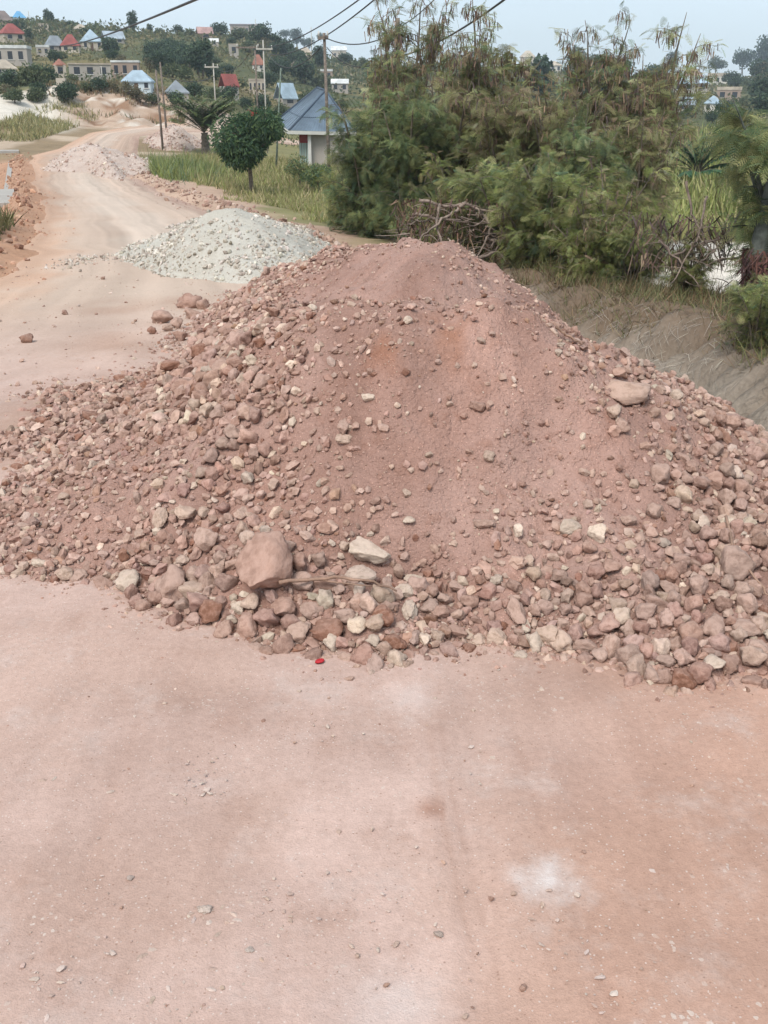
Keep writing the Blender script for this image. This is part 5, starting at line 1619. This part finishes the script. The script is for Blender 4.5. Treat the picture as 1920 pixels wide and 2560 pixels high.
def gable(w, d, h, z, over, thick=.14):
    a, b = w / 2 + over, d / 2 + over
    v = [(-a, -b, z), (a, -b, z), (a, b, z), (-a, b, z), (-a, 0, z + h), (a, 0, z + h)] + [(-a, -b, z - thick), (a, -b, z - thick), (a, b, z - thick), (-a, b, z - thick), (-a, 0, z + h - thick), (a, 0, z + h - thick)]
    q = [(0, 1, 5, 4), (2, 3, 4, 5), (6, 10, 11, 7), (8, 11, 10, 9), (0, 6, 7, 1), (2, 8, 9, 3), (0, 4, 10, 6), (4, 3, 9, 10), (1, 7, 11, 5), (5, 11, 8, 2)]
    return np.array(v, float), np.array(q), None


HOUSES = []
HBOX = []


def house(label, u0, u1, vt, ve, vb, roof, rcol, wcol, wins=2, rot=0.0, dep=.75, ridge=.25, name='house', door=False, found=1.5, short=None):
    uc = (u0 + u1) / 2
    p = ray_ground(uc, vb, 40.0)
    k = p[1] / (CP + SP * (512 - vb) / FPX) / FPX       # metres per pixel there
    over = .045 * (u1 - u0) * k if roof in ('hip', 'gable') else .02 * (u1 - u0) * k
    W = (u1 - u0) * k - 2 * over; D = W * dep; Hw = (vb - ve) * k
    az_ = math.atan2(p[0], p[1])
    root = tag(empty(name, (p[0] + math.sin(az_) * D / 2, p[1] + math.cos(az_) * D / 2, p[2]), -az_ + R(rot)), label, 'house')
    Geo().box((-W / 2, -D / 2, -found), (W / 2, D / 2, Hw)).build('wall', WM[wcol], root)
    if roof in ('hip', 'gable'):
        rh = max((ve - vt) * k * 1.02, .4)
        v, q, t = hip(W, D, rh, Hw + .02, over, ridge) if roof == 'hip' else gable(W, D, rh, Hw + .02, over)
        Geo().add(v, q, t).build('roof', RM[rcol], root)
    elif roof == 'flat':
        rh = max((ve - vt) * k, .18)
        Geo().box((-W / 2 - over, -D / 2 - over, Hw + .01), (W / 2 + over, D / 2 + over, Hw + rh)).build('roof', RM[rcol], root)
    elif roof == 'cone':
        n = 8; th = np.arange(n) * 2 * math.pi / n + math.pi / 8; rr = W / 2 * 1.25
        v = [(rr * math.cos(a), rr * math.sin(a), Hw + .02) for a in th] + [(0, 0, Hw + (ve - vt) * k)] + [(rr * math.cos(a), rr * math.sin(a), Hw - .1) for a in th]
        t = [(i, (i + 1) % n, n) for i in range(n)]; q = [(i, i + n + 1, (i + 1) % n + n + 1, (i + 1) % n) for i in range(n)]
        Geo().add(v, q, t).build('roof', RM[rcol], root)
    for i in range(wins):
        cx = W * ((i + .5) / wins - .5) + rng.uniform(-.03, .03) * W
        ww, wh = min(W / wins * .42, 1.5), min(Hw * .46, 1.5)
        isdoor = door and i == wins // 2
        z0 = 0.02 if isdoor else Hw * .38
        h_ = min(Hw * .8, 2.1) if isdoor else wh
        o = Geo().box((cx - ww / 2, -D / 2 - .03, z0), (cx + ww / 2, -D / 2 + .1, z0 + h_)).build('door' if isdoor else 'window', M['door'] if isdoor else M['glass'], root)
        if not isdoor and (u1 - u0) > 20:
            Geo().box((cx - ww / 2 - .08, -D / 2 - .09, z0 - .1), (cx + ww / 2 + .08, -D / 2 - .031, z0 - .01)).build('sill', M['fascia'], o)
    HOUSES.append((uc, (ve + vb) / 2, short or label)); HBOX.append((u0, u1, vt, vb))
    return root


house('house with a dark brown hipped roof at the top left corner of the hill', -6, 14, 12, 21, 26, 'hip', 'brown', 'brown', 2, 0, short='the dark brown roof')
house('house with a bright blue roof on the skyline at the left', 13, 26, 12, 18, 22, 'hip', 'blue', 'white', 1, 8, short='the bright blue roof')
house('house with a red hipped roof near the left edge, cream wall below', 1, 24, 25, 34, 42, 'hip', 'red', 'cream', 2, 20, short='the leftmost red roof')
house('small cream box house below the skyline, left of the hill', 39, 49, 24, 25, 31, 'flat', 'tan', 'cream', 1, 0, short='the cream box house')
house('low house with a broad tan roof high on the hill', 74, 88, 25, 29, 34, 'hip', 'tan', 'brown', 2, 0, short='the broad tan roof')
house('house with a dull grey hipped roof left of the bright red roof', 46, 65, 37, 46, 52, 'hip', 'grey', 'block', 2, 12, ridge=.45, short='the dull grey roof')
house('house with a bright red hipped roof between the grey and the pale blue roofs', 62, 81, 36, 46, 53, 'hip', 'red', 'cream', 2, -8, short='the bright red roof')
house('two windowed cream house under a pale blue pyramid roof', 81, 103, 31, 42, 51, 'hip', 'ice', 'cream', 3, 4, .9, .03, door=True, short='the pale blue pyramid roof')
house('house with sheet metal roofs right of the pale blue pyramid roof', 103, 124, 32, 39, 44, 'gable', 'steel', 'block', 2, 14, short='the sheet metal roofs')
house('flat roofed concrete block house with three small windows at the left edge', -3, 31, 47, 50, 66, 'flat', 'white', 'block', 3, -12, .7, short='the flat block house')
house('small hut with a flat white roof below the grey roof', 37, 50, 46, 48, 57, 'flat', 'white', 'block', 2, 0, short='the small white roof')
house('cottage with a tan hipped roof and white wall at the left edge', -6, 16, 61, 69, 77, 'hip', 'tan', 'white', 3, 18, short='the tan roofed cottage')
house('narrow tower house with a pointed orange red roof', 55, 67, 60, 66, 79, 'cone', 'orange', 'cream', 1, 0, 1.0, name='tower_house', short='the tower house')
house('long unfinished concrete block building without a roof', 70, 112, 64.5, 66, 80, 'flat', 'tan', 'block', 3, 0, .3, short='the long unfinished building')
house('unfinished brown block building with a white roof edge', 113, 141, 62, 64, 80, 'flat', 'white', 'brown', 3, -6, .5, short='the brown unfinished building')
house('house with a light blue hipped roof and pale wall above the eroded bank', 124, 154, 72, 82, 92, 'hip', 'ice', 'blue', 3, -10, .8, .35, door=True, short='the light blue hipped roof')
house('small house with a dull grey pyramid roof behind the wooden poles', 166, 188, 82, 93, 100, 'hip', 'grey', 'block', 1, 12, .9, .05, short='the grey pyramid roof')
house('dark unfinished long building on the hilltop skyline', 230, 265, 25, 26, 34, 'flat', 'brown', 'brown', 3, 0, .4, short='the hilltop building')
house('faded pink roofed house near the hilltop', 197, 213, 28, 34, 40, 'gable', 'pink', 'pink' if False else 'brown', 1, 10, short='the faded pink roof')
house('little hut with a white roof on the grassy hillside', 209, 219, 39, 42, 46, 'gable', 'white', 'block', 1, 0, short='the little white roof')
house('square pale block shed on the hillside, left of the tall poles', 229, 239, 45, 46, 58, 'flat', 'tan', 'block', 1, 0, short='the pale block shed')
house('house with an orange roof behind the tall thin poles', 252, 265, 56, 65, 71, 'hip', 'orange', 'white', 2, 0, short='the orange roof')
house('house with a red gabled roof beyond the palm', 221, 238, 76, 87, 97, 'gable', 'red', 'block', 2, 30, short='the red gable')
house('pale house with dark openings behind the tall poles', 249, 266, 80, 82, 95, 'flat', 'tan', 'cream', 4, 0, short='the pale house by the poles')
house('house with a tilted pale sheet metal roof behind the leaning pole', 276, 296, 85, 99, 106, 'gable', 'ice', 'block', 1, 38, short='the tilted sheet roof')
house('low house with a pale roof on the far slope, left of the large pole', 299, 312, 48, 53, 59, 'hip', 'tan', 'cream', 2, 0, short='the pale far roof')
house('cluster house with a broad white roof on the far slope behind the large pole', 331, 347, 47, 51, 59, 'gable', 'white', 'cream', 2, 0, short='the broad white roof')
house('house with a white roof just right of the large pole', 331, 349, 80, 84, 93, 'gable', 'white', 'block', 2, 0, short='the white roof by the large pole')
house('small cream house on the slope behind the tilted sheet roof', 291, 304, 60, 64, 71, 'hip', 'tan', 'cream', 2, 0, short='the small cream house')
house('long low house with a pale roof edge in the middle of the far slope', 318, 333, 70, 72, 80, 'flat', 'white', 'brown', 2, 0, short='the long low house')
house('small pale house on the skyline above the middle of the trees', 483, 500, 54, 59, 66, 'hip', 'ice', 'cream', 2, 0, short='the pale skyline house')
house('cream house on the far skyline left of the pod trees', 519, 535, 52, 58, 68, 'hip', 'tan', 'cream', 2, 0, short='the cream skyline house')
house('whitish long house below the skyline left of the pod trees', 543, 562, 62, 66, 73, 'hip', 'tan', 'white', 3, 0, short='the whitish long house')
house('house with a wide pale green roof in the gap right of the pod trees', 670, 708, 77, 84, 93, 'hip', 'ice', 'block', 3, 0, .6, .5, short='the wide pale roof')
house('house with a faded pink roof on the skyline at the right', 681, 702, 69, 77, 84, 'hip', 'pink', 'brown', 2, 0, short='the pink skyline roof')
house('cream house with small windows on the skyline near the right edge', 707, 727, 74, 77, 85, 'flat', 'tan', 'white', 3, 0, short='the cream house at the right')
house('little house with a light blue pyramid roof low in the right hand gap', 703, 721, 97, 104, 113, 'hip', 'ice', 'white', 2, 0, .9, .1, short='the little blue pyramid roof')
house('brick red walled house behind the little blue pyramid roof', 716, 740, 88, 91, 102, 'flat', 'tan', 'brown', 2, 0, short='the brick red house')
house('house with a slate roof left of the little blue pyramid roof', 676, 694, 98, 105, 112, 'gable', 'steel', 'block', 2, 10, short='the slate roof')

# the retaining slab below the tower
p = ray_ground(60, 90, 60); k = p[1] / 1075
g = Geo(); q = [(0, 0), (20, 0), (11, 10), (8, 16), (0, 16)]
v = [(a * k, 0, b * k) for a, b in q] + [(a * k, .5, b * k) for a, b in q]
g.add(v, [(i, (i + 1) % 5, (i + 1) % 5 + 5, i + 5) for i in range(5)], [(0, 2, 1), (0, 3, 2), (0, 4, 3), (5, 6, 7), (5, 7, 8), (5, 8, 9)])
o = tag(g.build('retaining_wall', WM['cream'], None), 'sloping pale retaining wall below the tower house', 'wall'); o.location = (p[0] - 3 * k, p[1], p[2] - .5)

# --- the near house with the slate blue roof
pc = ray_ground(300, 168, 30.0); k = pc[1] / 1060
pc[2] = CAM[2] + pc[1] * slope(168)
ze = CAM[2] + pc[1] * slope(130.5) - pc[2]
zt_ = (CAM[2] + (pc[1] + 3.4) * slope(88.0)) - pc[2]
nh = tag(empty('blue_roofed_house', (pc[0], pc[1], pc[2]), R(-6)), 'house with a slate blue metal hipped roof, half hidden by the feathery trees', 'house')
W, D = 62 * k, 9.5
nh.rotation_euler = (0, 0, 0)
Y0 = pc[1] - .3
def rp(u, vv, dy): return px3(u, vv, Y0 + dy) - pc
v = np.array([rp(289, 130.5, 0), rp(356, 132, 1.2), rp(352, 124, 9), rp(275, 122, 6.5), rp(317.5, 88, 5.6), rp(325.5, 91, 4.4)])
wx0 = rp(298.5, 130, .9)[0]
Geo().box((wx0, .75, -.9), (rp(350, 130, 1)[0], 7.5, ze - .12)).build('wall', WM['block'], nh)
rf = Geo().add(v, None, [(3, 0, 5), (3, 5, 4), (0, 1, 5), (1, 2, 5), (2, 4, 5), (2, 3, 4)]).build('roof', RM['navy'], nh)
def board(a, b, drop=.2, th=.05):
    a, b = np.array(a), np.array(b); n = np.cross(b - a, (0, 0, 1.0)); n = n / np.linalg.norm(n) * th
    q = [a, b, b - (0, 0, drop), a - (0, 0, drop)]; q = np.array(q + [p + n for p in q])
    return Geo().add(q - (0, 0, .01), [(0, 1, 2, 3), (7, 6, 5, 4), (0, 4, 5, 1), (3, 2, 6, 7), (0, 3, 7, 4), (1, 5, 6, 2)])
board(v[0], v[1]).build('fascia_board', M['fascia'], nh)
board(v[3], v[0]).build('fascia_board', M['fascia'], nh)
M['ridge'] = simple('ridge_cap_material', (.06, .085, .12), .5, .2, 3)
for a, b in ((0, 5), (4, 5), (1, 5), (3, 4)):
    Geo().tube([v[a] + (0, 0, .03), v[b] + (0, 0, .03)], .07, 6).build('ridge_cap', M['ridge'], rf, True)
def ribs(A, B, T0, T1, n, name='roof_rib', rad=.02, mat=None):
    """ribs running up a roof slope from the eave A-B to the hips that end at T0, T1"""
    for i in range(n):
        f = (i + .5) / n; a = A * (1 - f) + B * f; top = T0 * (1 - f) + T1 * f
        Geo().tube([a + (0, 0, .012), top + (0, 0, .012)], rad, 4).build(name, mat or RM['navy'], rf)
ribs(v[0], v[1], v[0] * .04 + v[5] * .96, v[1] * .04 + v[5] * .96, 22)
ribs(v[3], v[0], v[4], v[5], 8)
for (A, B, C) in ((0, 5, 1), (0, 5, 3)):
    a = v[A] * .68 + v[B] * .32; b = v[C] * .68 + v[B if C == 1 else 4] * .32
    Geo().tube([a + (0, 0, .02), b + (0, 0, .02)], .022, 4).build('sheet_lap', M['ridge'], rf)
# porch: white corner column, green grey panels, red strip
cx_ = rp(309, 140, .3)[0]
Geo().box((cx_ - .1, .3, -.9), (cx_ + .1, .5, ze - .2)).build('porch_column', M['fascia'], nh)
M['panel'] = simple('door_panel_material', (.33, .42, .38), .6, .15, 2)
M['maroon'] = simple('maroon_paint_material', (.26, .045, .04), .7, .2, 2)
for i in range(4):
    Geo().box((wx0 + .03 + i * 2.4 * k, .68, -.6), (wx0 + 2.1 * k + i * 2.4 * k, .745, ze - .75)).build('door_panel', M['panel'], nh)
Geo().box((wx0 + .05, .66, ze - .74), (cx_ - .12, .74, ze - .2)).build('painted_strip', M['maroon'], nh)
# red tank by the poles
pr_ = ray_ground(253, 118, 40.0); k = pr_[1] / 1070
rt = tag(empty('red_kiosk', tuple(pr_)), 'small red box kiosk beside the tall thin poles', 'kiosk')
Geo().box((-5 * k, 0, -1), (5 * k, 8 * k, 7.0 * k)).build('wall', simple('red_paint_material', (.42, .035, .03), .6, .15, 2), rt)
Geo().box((-5.6 * k, -.6 * k, 7.05 * k), (5.6 * k, 8.6 * k, 7.6 * k)).build('roof', RM['red'], rt)

# ------------------------------------------------------------------ trees on the hills
HP = {
    'round': leafy_tree(61, 1.0, .85, .86, 1300, .16, [(.07, .11, .068), (.058, .095, .06), (.095, .13, .075), (.05, .08, .058)], .07, 20, .1, 5, .8),
    'wide': leafy_tree(62, 1.25, .66, .66, 1300, .17, [(.10, .13, .07), (.08, .11, .06), (.135, .155, .08)], .07, 20, .1, 5, .8),
    'tall': leafy_tree(63, .62, 1.1, 1.1, 1100, .15, [(.055, .09, .06), (.065, .105, .065), (.085, .12, .07)], .07, 16, .1, 5, .8),
    'dry': leafy_tree(64, 1.0, .7, .68, 800, .15, [(.18, .165, .10), (.14, .14, .08), (.22, .19, .12)], .06, 18, .1, 7, .7),
}
hproto = {}
taken = {}


def hill_tree(kind, u, vb, wpx, tall=1.0, label=None, base=None):
    p = ray_ground(u, vb, 38.0) if base is None else base
    k = p[1] / 1085
    s = wpx * k / {'round': 2.0, 'wide': 2.5, 'tall': 1.24, 'dry': 2.0}[kind]
    if kind not in hproto:
        o = put_tree('hill_tree', '', HP[kind], p, 'bark'); hproto[kind] = o
    else:
        o = copy_tree(hproto[kind]); o.name = 'hill_tree'
    o.location = tuple(p); o.rotation_euler = (0, 0, rng.uniform(0, 6.28)); o.scale = (s, s, s * tall)
    w = {'round': 'rounded dark green tree', 'wide': 'spreading olive green tree', 'tall': 'narrow upright dark tree', 'dry': 'thin brownish tree'}[kind]
    if label is None:
        hx_ = min(HOUSES, key=lambda q: (q[0] - u) ** 2 + 2.0 * (q[1] - vb + 4) ** 2)
        du, dv = u - hx_[0], vb - 5 - hx_[1]
        rel = ('left of' if du < 0 else 'right of') if abs(du) > abs(dv) * .8 else ('above' if dv < 0 else 'below')
        label = f'{w} {rel} {hx_[2]}'
    for key in list(o.keys()): del o[key]
    return tag(o, label, 'tree', 'trees among the houses on the hill')


KT = ['round', 'wide', 'tall', 'dry']
for a in [('round', 19, 33, 16), ('wide', 40, 27, 12), ('tall', 52, 27, 9, 1.0), ('round', 70, 31, 12), ('wide', 95, 33, 16), ('round', 86, 38, 12), ('tall', 30, 44, 9), ('round', 54, 63, 16), ('wide', 62, 60, 14), ('round', 110, 56, 22), ('round', 100, 46, 12),
          ('wide', 35, 90, 40, 1.15), ('round', 45, 86, 26), ('round', 12, 92, 26), ('wide', 4, 96, 22), ('round', 20, 60, 12), ('wide', 72, 84, 16), ('round', 100, 92, 18), ('wide', 88, 93, 20), ('dry', 115, 94, 18), ('dry', 130, 97, 22), ('round', 160, 72, 26), ('round', 175, 66, 26),
          ('round', 190, 70, 30), ('round', 205, 72, 28), ('wide', 180, 78, 24), ('round', 150, 66, 14), ('wide', 195, 60, 22), ('round', 215, 82, 18), ('tall', 134, 36, 12, 1.2), ('tall', 150, 36, 7), ('wide', 160, 35, 12), ('round', 178, 35, 12), ('wide', 190, 37, 14), ('round', 220, 38, 18), ('wide', 240, 42, 24),
          ('round', 262, 46, 26), ('round', 275, 52, 22), ('round', 285, 60, 22), ('wide', 250, 52, 20), ('round', 295, 70, 22), ('round', 280, 78, 26), ('round', 305, 84, 30), ('wide', 322, 88, 26), ('round', 268, 88, 20), ('wide', 240, 90, 20), ('round', 246, 110, 16), ('round', 262, 112, 22), ('wide', 282, 116, 22), ('wide', 308, 108, 34), ('round', 324, 118, 30),
          ('wide', 340, 112, 24), ('round', 300, 62, 14), ('wide', 318, 62, 16), ('round', 345, 66, 16), ('wide', 362, 68, 18), ('round', 380, 70, 18), ('round', 230, 104, 22), ('wide', 212, 100, 22), ('round', 195, 100, 22), ('round', 175, 108, 20), ('wide', 152, 104, 20), ('dry', 140, 102, 20),
          ('round', 470, 72, 16), ('wide', 508, 72, 14), ('round', 540, 72, 14), ('wide', 566, 78, 18), ('round', 590, 82, 16), ('wide', 612, 84, 18), ('round', 636, 86, 16), ('round', 664, 86, 16), ('tall', 697, 82, 5, 1.2), ('round', 730, 86, 18), ('wide', 748, 90, 20), ('round', 664, 104, 18), ('wide', 690, 118, 22), ('round', 725, 118, 22), ('wide', 745, 108, 20), ('round', 655, 120, 24), ('round', 712, 124, 16), ('wide', 676, 130, 20), ('round', 740, 128, 22)]:
    hill_tree(a[0], a[1], a[2], a[3], a[4] if len(a) > 4 else 1.0)
HRECT = []
def overlaps(u, vb, w):
    for (a, b, c, d) in HRECT:
        if u + w * .5 > a and u - w * .5 < b and vb > c + 2 and vb - w * .9 < d: return True
    return False
HRECT = list(HBOX)
cnt = 0
for _ in range(5000):
    if cnt >= 150: break
    right_side = rng.random() < .3
    u, vb = (rng.uniform(455, 768), rng.uniform(70, 128)) if right_side else (rng.uniform(0, 350), rng.uniform(30, 104))
    if vb < 38 and u > 120 and not right_side: continue
    if 120 < u < 225 and 36 < vb < 50: continue
    w_ = (6 + (vb - 28) * .16) * rng.uniform(1.0, 2.0)
    if overlaps(u, vb, w_): continue
    cnt += 1
    hill_tree(KT[rng.choice(4, p=[.42, .34, .08, .16])], u, vb, w_, rng.uniform(.85, 1.15))
hill_tree('tall', 48, 27, 7, 1.5, 'tallest tree with a bare trunk on the left skyline')

# scrub that covers the slopes between
n = 90000
x, y = polar(n, -60, 830, 84, 470, 1.5)
c_ = fbm(x * .045, y * .045, 4, 71) + .6 * fbm(x * .2, y * .2, 2, 72)
uu = 384 + 1075 * x / y
k = (rng.random(n) < np.clip(.45 + 1.7 * c_, .06, 1)) & ~((y < 119) & (uu < 262)) & ~((y < 100) & (uu < 640))
x, y, c_ = x[k], y[k], c_[k]; m = len(x)
zz = H(x, y) + rng.random(m) ** 1.5 * (.4 + 2.6 * np.clip(c_ + .12, 0, 1) * np.clip(y / 220, .3, 1.1))
s_ = rng.uniform(.35, .85, m) * np.clip(y / 210, .4, 1.6)
mt = frames(rng.normal(size=(m, 3))) * np.stack([s_, s_ * .7, s_], 1)[:, :, None]
tone = np.clip(.5 + 1.6 * fbm(x * .03, y * .03, 3, 73), 0, 1)[:, None]
cc = pick([(.09, .12, .065), (.07, .10, .06), (.115, .14, .07)], m, .2) * tone + pick([(.21, .19, .10), (.165, .165, .08), (.25, .215, .12)], m, .2) * (1 - tone)
xs, ys = polar(16000, -40, 420, 245, 350, 1)
k = rng.random(len(xs)) < np.clip(.6 + 1.6 * fbm(xs * .05, ys * .05, 3, 92), .1, 1); xs, ys = xs[k], ys[k]; m2 = len(xs)
zs = H(xs, ys) + rng.random(m2) ** 1.3 * (1.0 + 2.2 * np.clip(fbm(xs * .08, ys * .08, 3, 93) + .4, 0, 1)); s2 = rng.uniform(.6, 1.2, m2)
mt = np.concatenate([mt, frames(rng.normal(size=(m2, 3))) * np.stack([s2, s2 * .7, s2], 1)[:, :, None]])
x, y, zz = np.r_[x, xs], np.r_[y, ys], np.r_[zz, zs]
cc = np.vstack([cc, pick([(.09, .12, .065), (.12, .14, .07), (.17, .165, .085)], m2, .2)])
v, f, c = scatter(*LEAFQ, mt, np.stack([x, y, zz], 1), cc)
tag(build('hillside_scrub', v, f, M['leaf'], None, False, c), 'green and brownish scrub covering the hillsides between the houses', 'scrub', kind='stuff')
# yellowish grass under the eroded bank
x, y = polar(16000, -10, 110, 74, 112, 1)
uu = 384 + 1075 * x / y; zc = H(x, y)
_, vv, _ = project(np.stack([x, y, zc], 1))
k = (vv > 94) & (vv < 142) & (vv > 124 - .4 * uu) & (uu < 100 - (vv - 120).clip(0) * 3.2) & (rng.random(len(x)) < np.clip(.6 + 1.8 * fbm(x * .3, y * .3, 3, 75), .05, 1)) & (y < 105.5); x, y = x[k], y[k]
grass('slope_grass', 'yellow green tall grass below the eroded bank on the left', x, y, rng.uniform(.2, .8, len(x)), rng.uniform(.04, .09, len(x)), [(.29, .26, .12), (.36, .31, .16), (.20, .21, .09)], .45)
x, y = polar(12000, 40, 185, 104, 121, 1)
k = rng.random(len(x)) < np.clip(.35 + 2.6 * fbm(x * .3, y * .5, 3, 76), 0, 1); x, y = x[k], y[k]
grass('bank_weeds', 'brownish dry weeds on the eroded bank', x, y, rng.uniform(.2, .8, len(x)), rng.uniform(.06, .12, len(x)), [(.15, .16, .075), (.24, .165, .10), (.20, .155, .09), (.30, .225, .14)], .45)

# ------------------------------------------------------------------ poles and wires
def pole(label, u, vt, vb, Y, w_px, mat='wood_pole', lean=0.0, arm=None, name='utility_pole', utop=None):
    d = ray(u, vb); p = CAM + d * (Y / d[1]); zb = float(H(p[0], p[1]))
    zt2 = CAM[2] + Y * slope(vt)
    k = Y / 1070
    root = tag(empty(name, (p[0], p[1], zb)), label, 'pole')
    dx = ((u if utop is None else utop) - u) * k
    Lh = zt2 - zb
    Geo().tube([(0, 0, -.4), (dx * .5, 0, Lh * .5), (dx, 0, Lh)], [w_px * k * .5, w_px * k * .45, w_px * k * .38], 8).build('shaft', M[mat], root, True)
    if arm:
        a0, a1, va = arm
        za = CAM[2] + Y * slope(va) - zb
        ar = Geo().box(((a0 - u) * k, -.06 - w_px * k * .4, za - .06), ((a1 - u) * k, .06 - w_px * k * .4, za + .06)).build('crossarm', M[mat], root)
        for uu in (a0 + .8, a1 - .8):
            Geo().tube([((uu - u) * k, -w_px * k * .4, za + .061), ((uu - u) * k, -w_px * k * .4, za + .26)], [.05, .035], 6).build('insulator', M['fascia'], ar, True)
    top = np.array([p[0] + dx, p[1], zt2])
    return root, top


M['pale_pole'] = simple('pale_pole_material', (.42, .40, .36), .8, .15, 2)
M['green_pole'] = bark('green_pole_material', (.17, .21, .17))
pA = ray_ground(163, 150, 20.0)
_, tA = pole('left one of the two wooden poles at the road bend', 163, 70, 150, pA[1], 2.4, utop=162)
_, tA2 = pole('right, taller one of the two wooden poles at the road bend', 167.5, 62, 140, pA[1] + 4, 2.2, utop=166)
_, tB = pole('short pole with a crossarm above the palm', 215, 63, 95, 108, 1.5, 'pale_pole', 0, (206.5, 220, 67))
_, tC = pole('brown wooden pole left of the tall pale one', 258, 50, 118, 88, 1.9, 'wood_pole', 0, (240, 262, 47.5))
_, tW = pole('tall thin pale pole between the palm and the blue roofed house', 266, 40, 114, 86, 1.6, 'pale_pole', 0, (259, 275, 49))
_, tD = pole('slim greenish pole leaning right above the mango tree', 274, 68, 128, 62, 2.0, 'green_pole', utop=283)
_, tE = pole('large wooden pole with crossarm standing before the blue roofed house', 329.5, 33, 176, 47, 3.6, 'wood_pole', 0, (321, 331, 38), utop=327)
_, tF = pole('thick dark pole rising out of the feathery trees', 397, 18, 190, 38, 5.2, 'bark')
_, tL = pole('thin white pole in front of the long unfinished building', 104, 66, 96, 122, 1.3, 'pale_pole')
_, tH1 = pole('thin mast on the skyline above the far slope', 312, 27, 62, 320, .8, 'pale_pole')
_, tH2 = pole('thin mast beside the blue roof on the left skyline', 30, 11, 26, 300, .8, 'pale_pole')
_, tH3 = pole('thin antenna above the hilltop building', 256, 19, 36, 292, .7, 'pale_pole')
M['wire'] = simple('wire_material', (.03, .03, .032), .6, .1, 1)


def wire(label, a, b, rad, sag=.3):
    t = np.linspace(0, 1, 40)[:, None]
    P = np.asarray(a) * (1 - t) + np.asarray(b) * t; P[:, 2] -= sag * 4 * t[:, 0] * (1 - t[:, 0])
    tag(Geo().tube(P, rad, 5).build('overhead_wire', M['wire'], None, True), label, 'wire')


hillpole = ray_ground(60, 45, 60.0)
wire('thick black cable rising across the left sky', px3(52, 46, 150), px3(260, -28, 26), .045, .5)
wire('upper wire from the large pole to the dark pole', tE + (0, 0, -.15), tF + (0, 0, -.4), .022, .35)
wire('lower wire from the large pole to the dark pole', tE + (.1, 0, -.55), tF + (0, 0, -.9), .018, .7)
wire('thick black cable from the dark pole to the upper right', tF + (0, 0, -1.2), px3(545, -32, 20), .024, .25)
wire('thin upper wire from the dark pole to the upper right', tF + (0, 0, -.3), px3(470, -40, 22), .014, .15)
wire('upper wire from the tall thin pole up to the right', tW + (.2, 0, -.5), px3(400, -32, 34), .028, .5)
wire('lower wire from the tall thin pole up to the right', tW + (.5, 0, -1.0), px3(404, -26, 34), .028, .7)
wire('slack wire from the tall thin pole to the large pole', tW + (.3, 0, -.9), tE + (-.2, 0, -.6), .024, .9)
wire('pale wire between the two wooden poles and the crossarm pole', tA2 + (0, 0, -.9), tB + (0, 0, -1.2), .03, .5)
wire('wire from the crossarm pole to the tall thin pole', tB + (.3, 0, -.5), tC + (-.5, 0, -.3), .025, .7)

# labels that came out alike are told apart by their order from the left
by_label = {}
for o in COL.objects:
    if o.parent is None and o.get('group') == 'trees among the houses on the hill':
        by_label.setdefault(o['label'].lower(), []).append(o)
ORD = ['first', 'second', 'third', 'fourth', 'fifth', 'sixth', 'seventh', 'eighth']
for lab, os_ in by_label.items():
    if len(os_) > 1:
        os_.sort(key=lambda o: o.location.x / o.location.y)
        for i, o in enumerate(os_):
            o['label'] = lab + (', ' + ('left one' if i == 0 else 'right one') if len(os_) == 2 else ', ' + (ORD[i] if i < 8 else str(i + 1) + 'th') + ' from left')

# ------------------------------------------------------------------ air
t = NT('haze_material')
pv_ = t.n('VolumePrincipled')
pv_.inputs['Color'].default_value = (.80, .90, 1.0, 1)
pv_.inputs['Density'].default_value = HAZE
pv_.inputs['Anisotropy'].default_value = 0.2
t.t.links.new(pv_.outputs[0], t.out.inputs['Volume'])
zmin = float(gz.min()) - 2.0; zmax = float(gz.max()) + 30
if HAZE > 0:
    tag(Geo().box((-1010, -1010, zmin), (1010, 1010, zmax)).build('haze', t.m), kind='stuff')
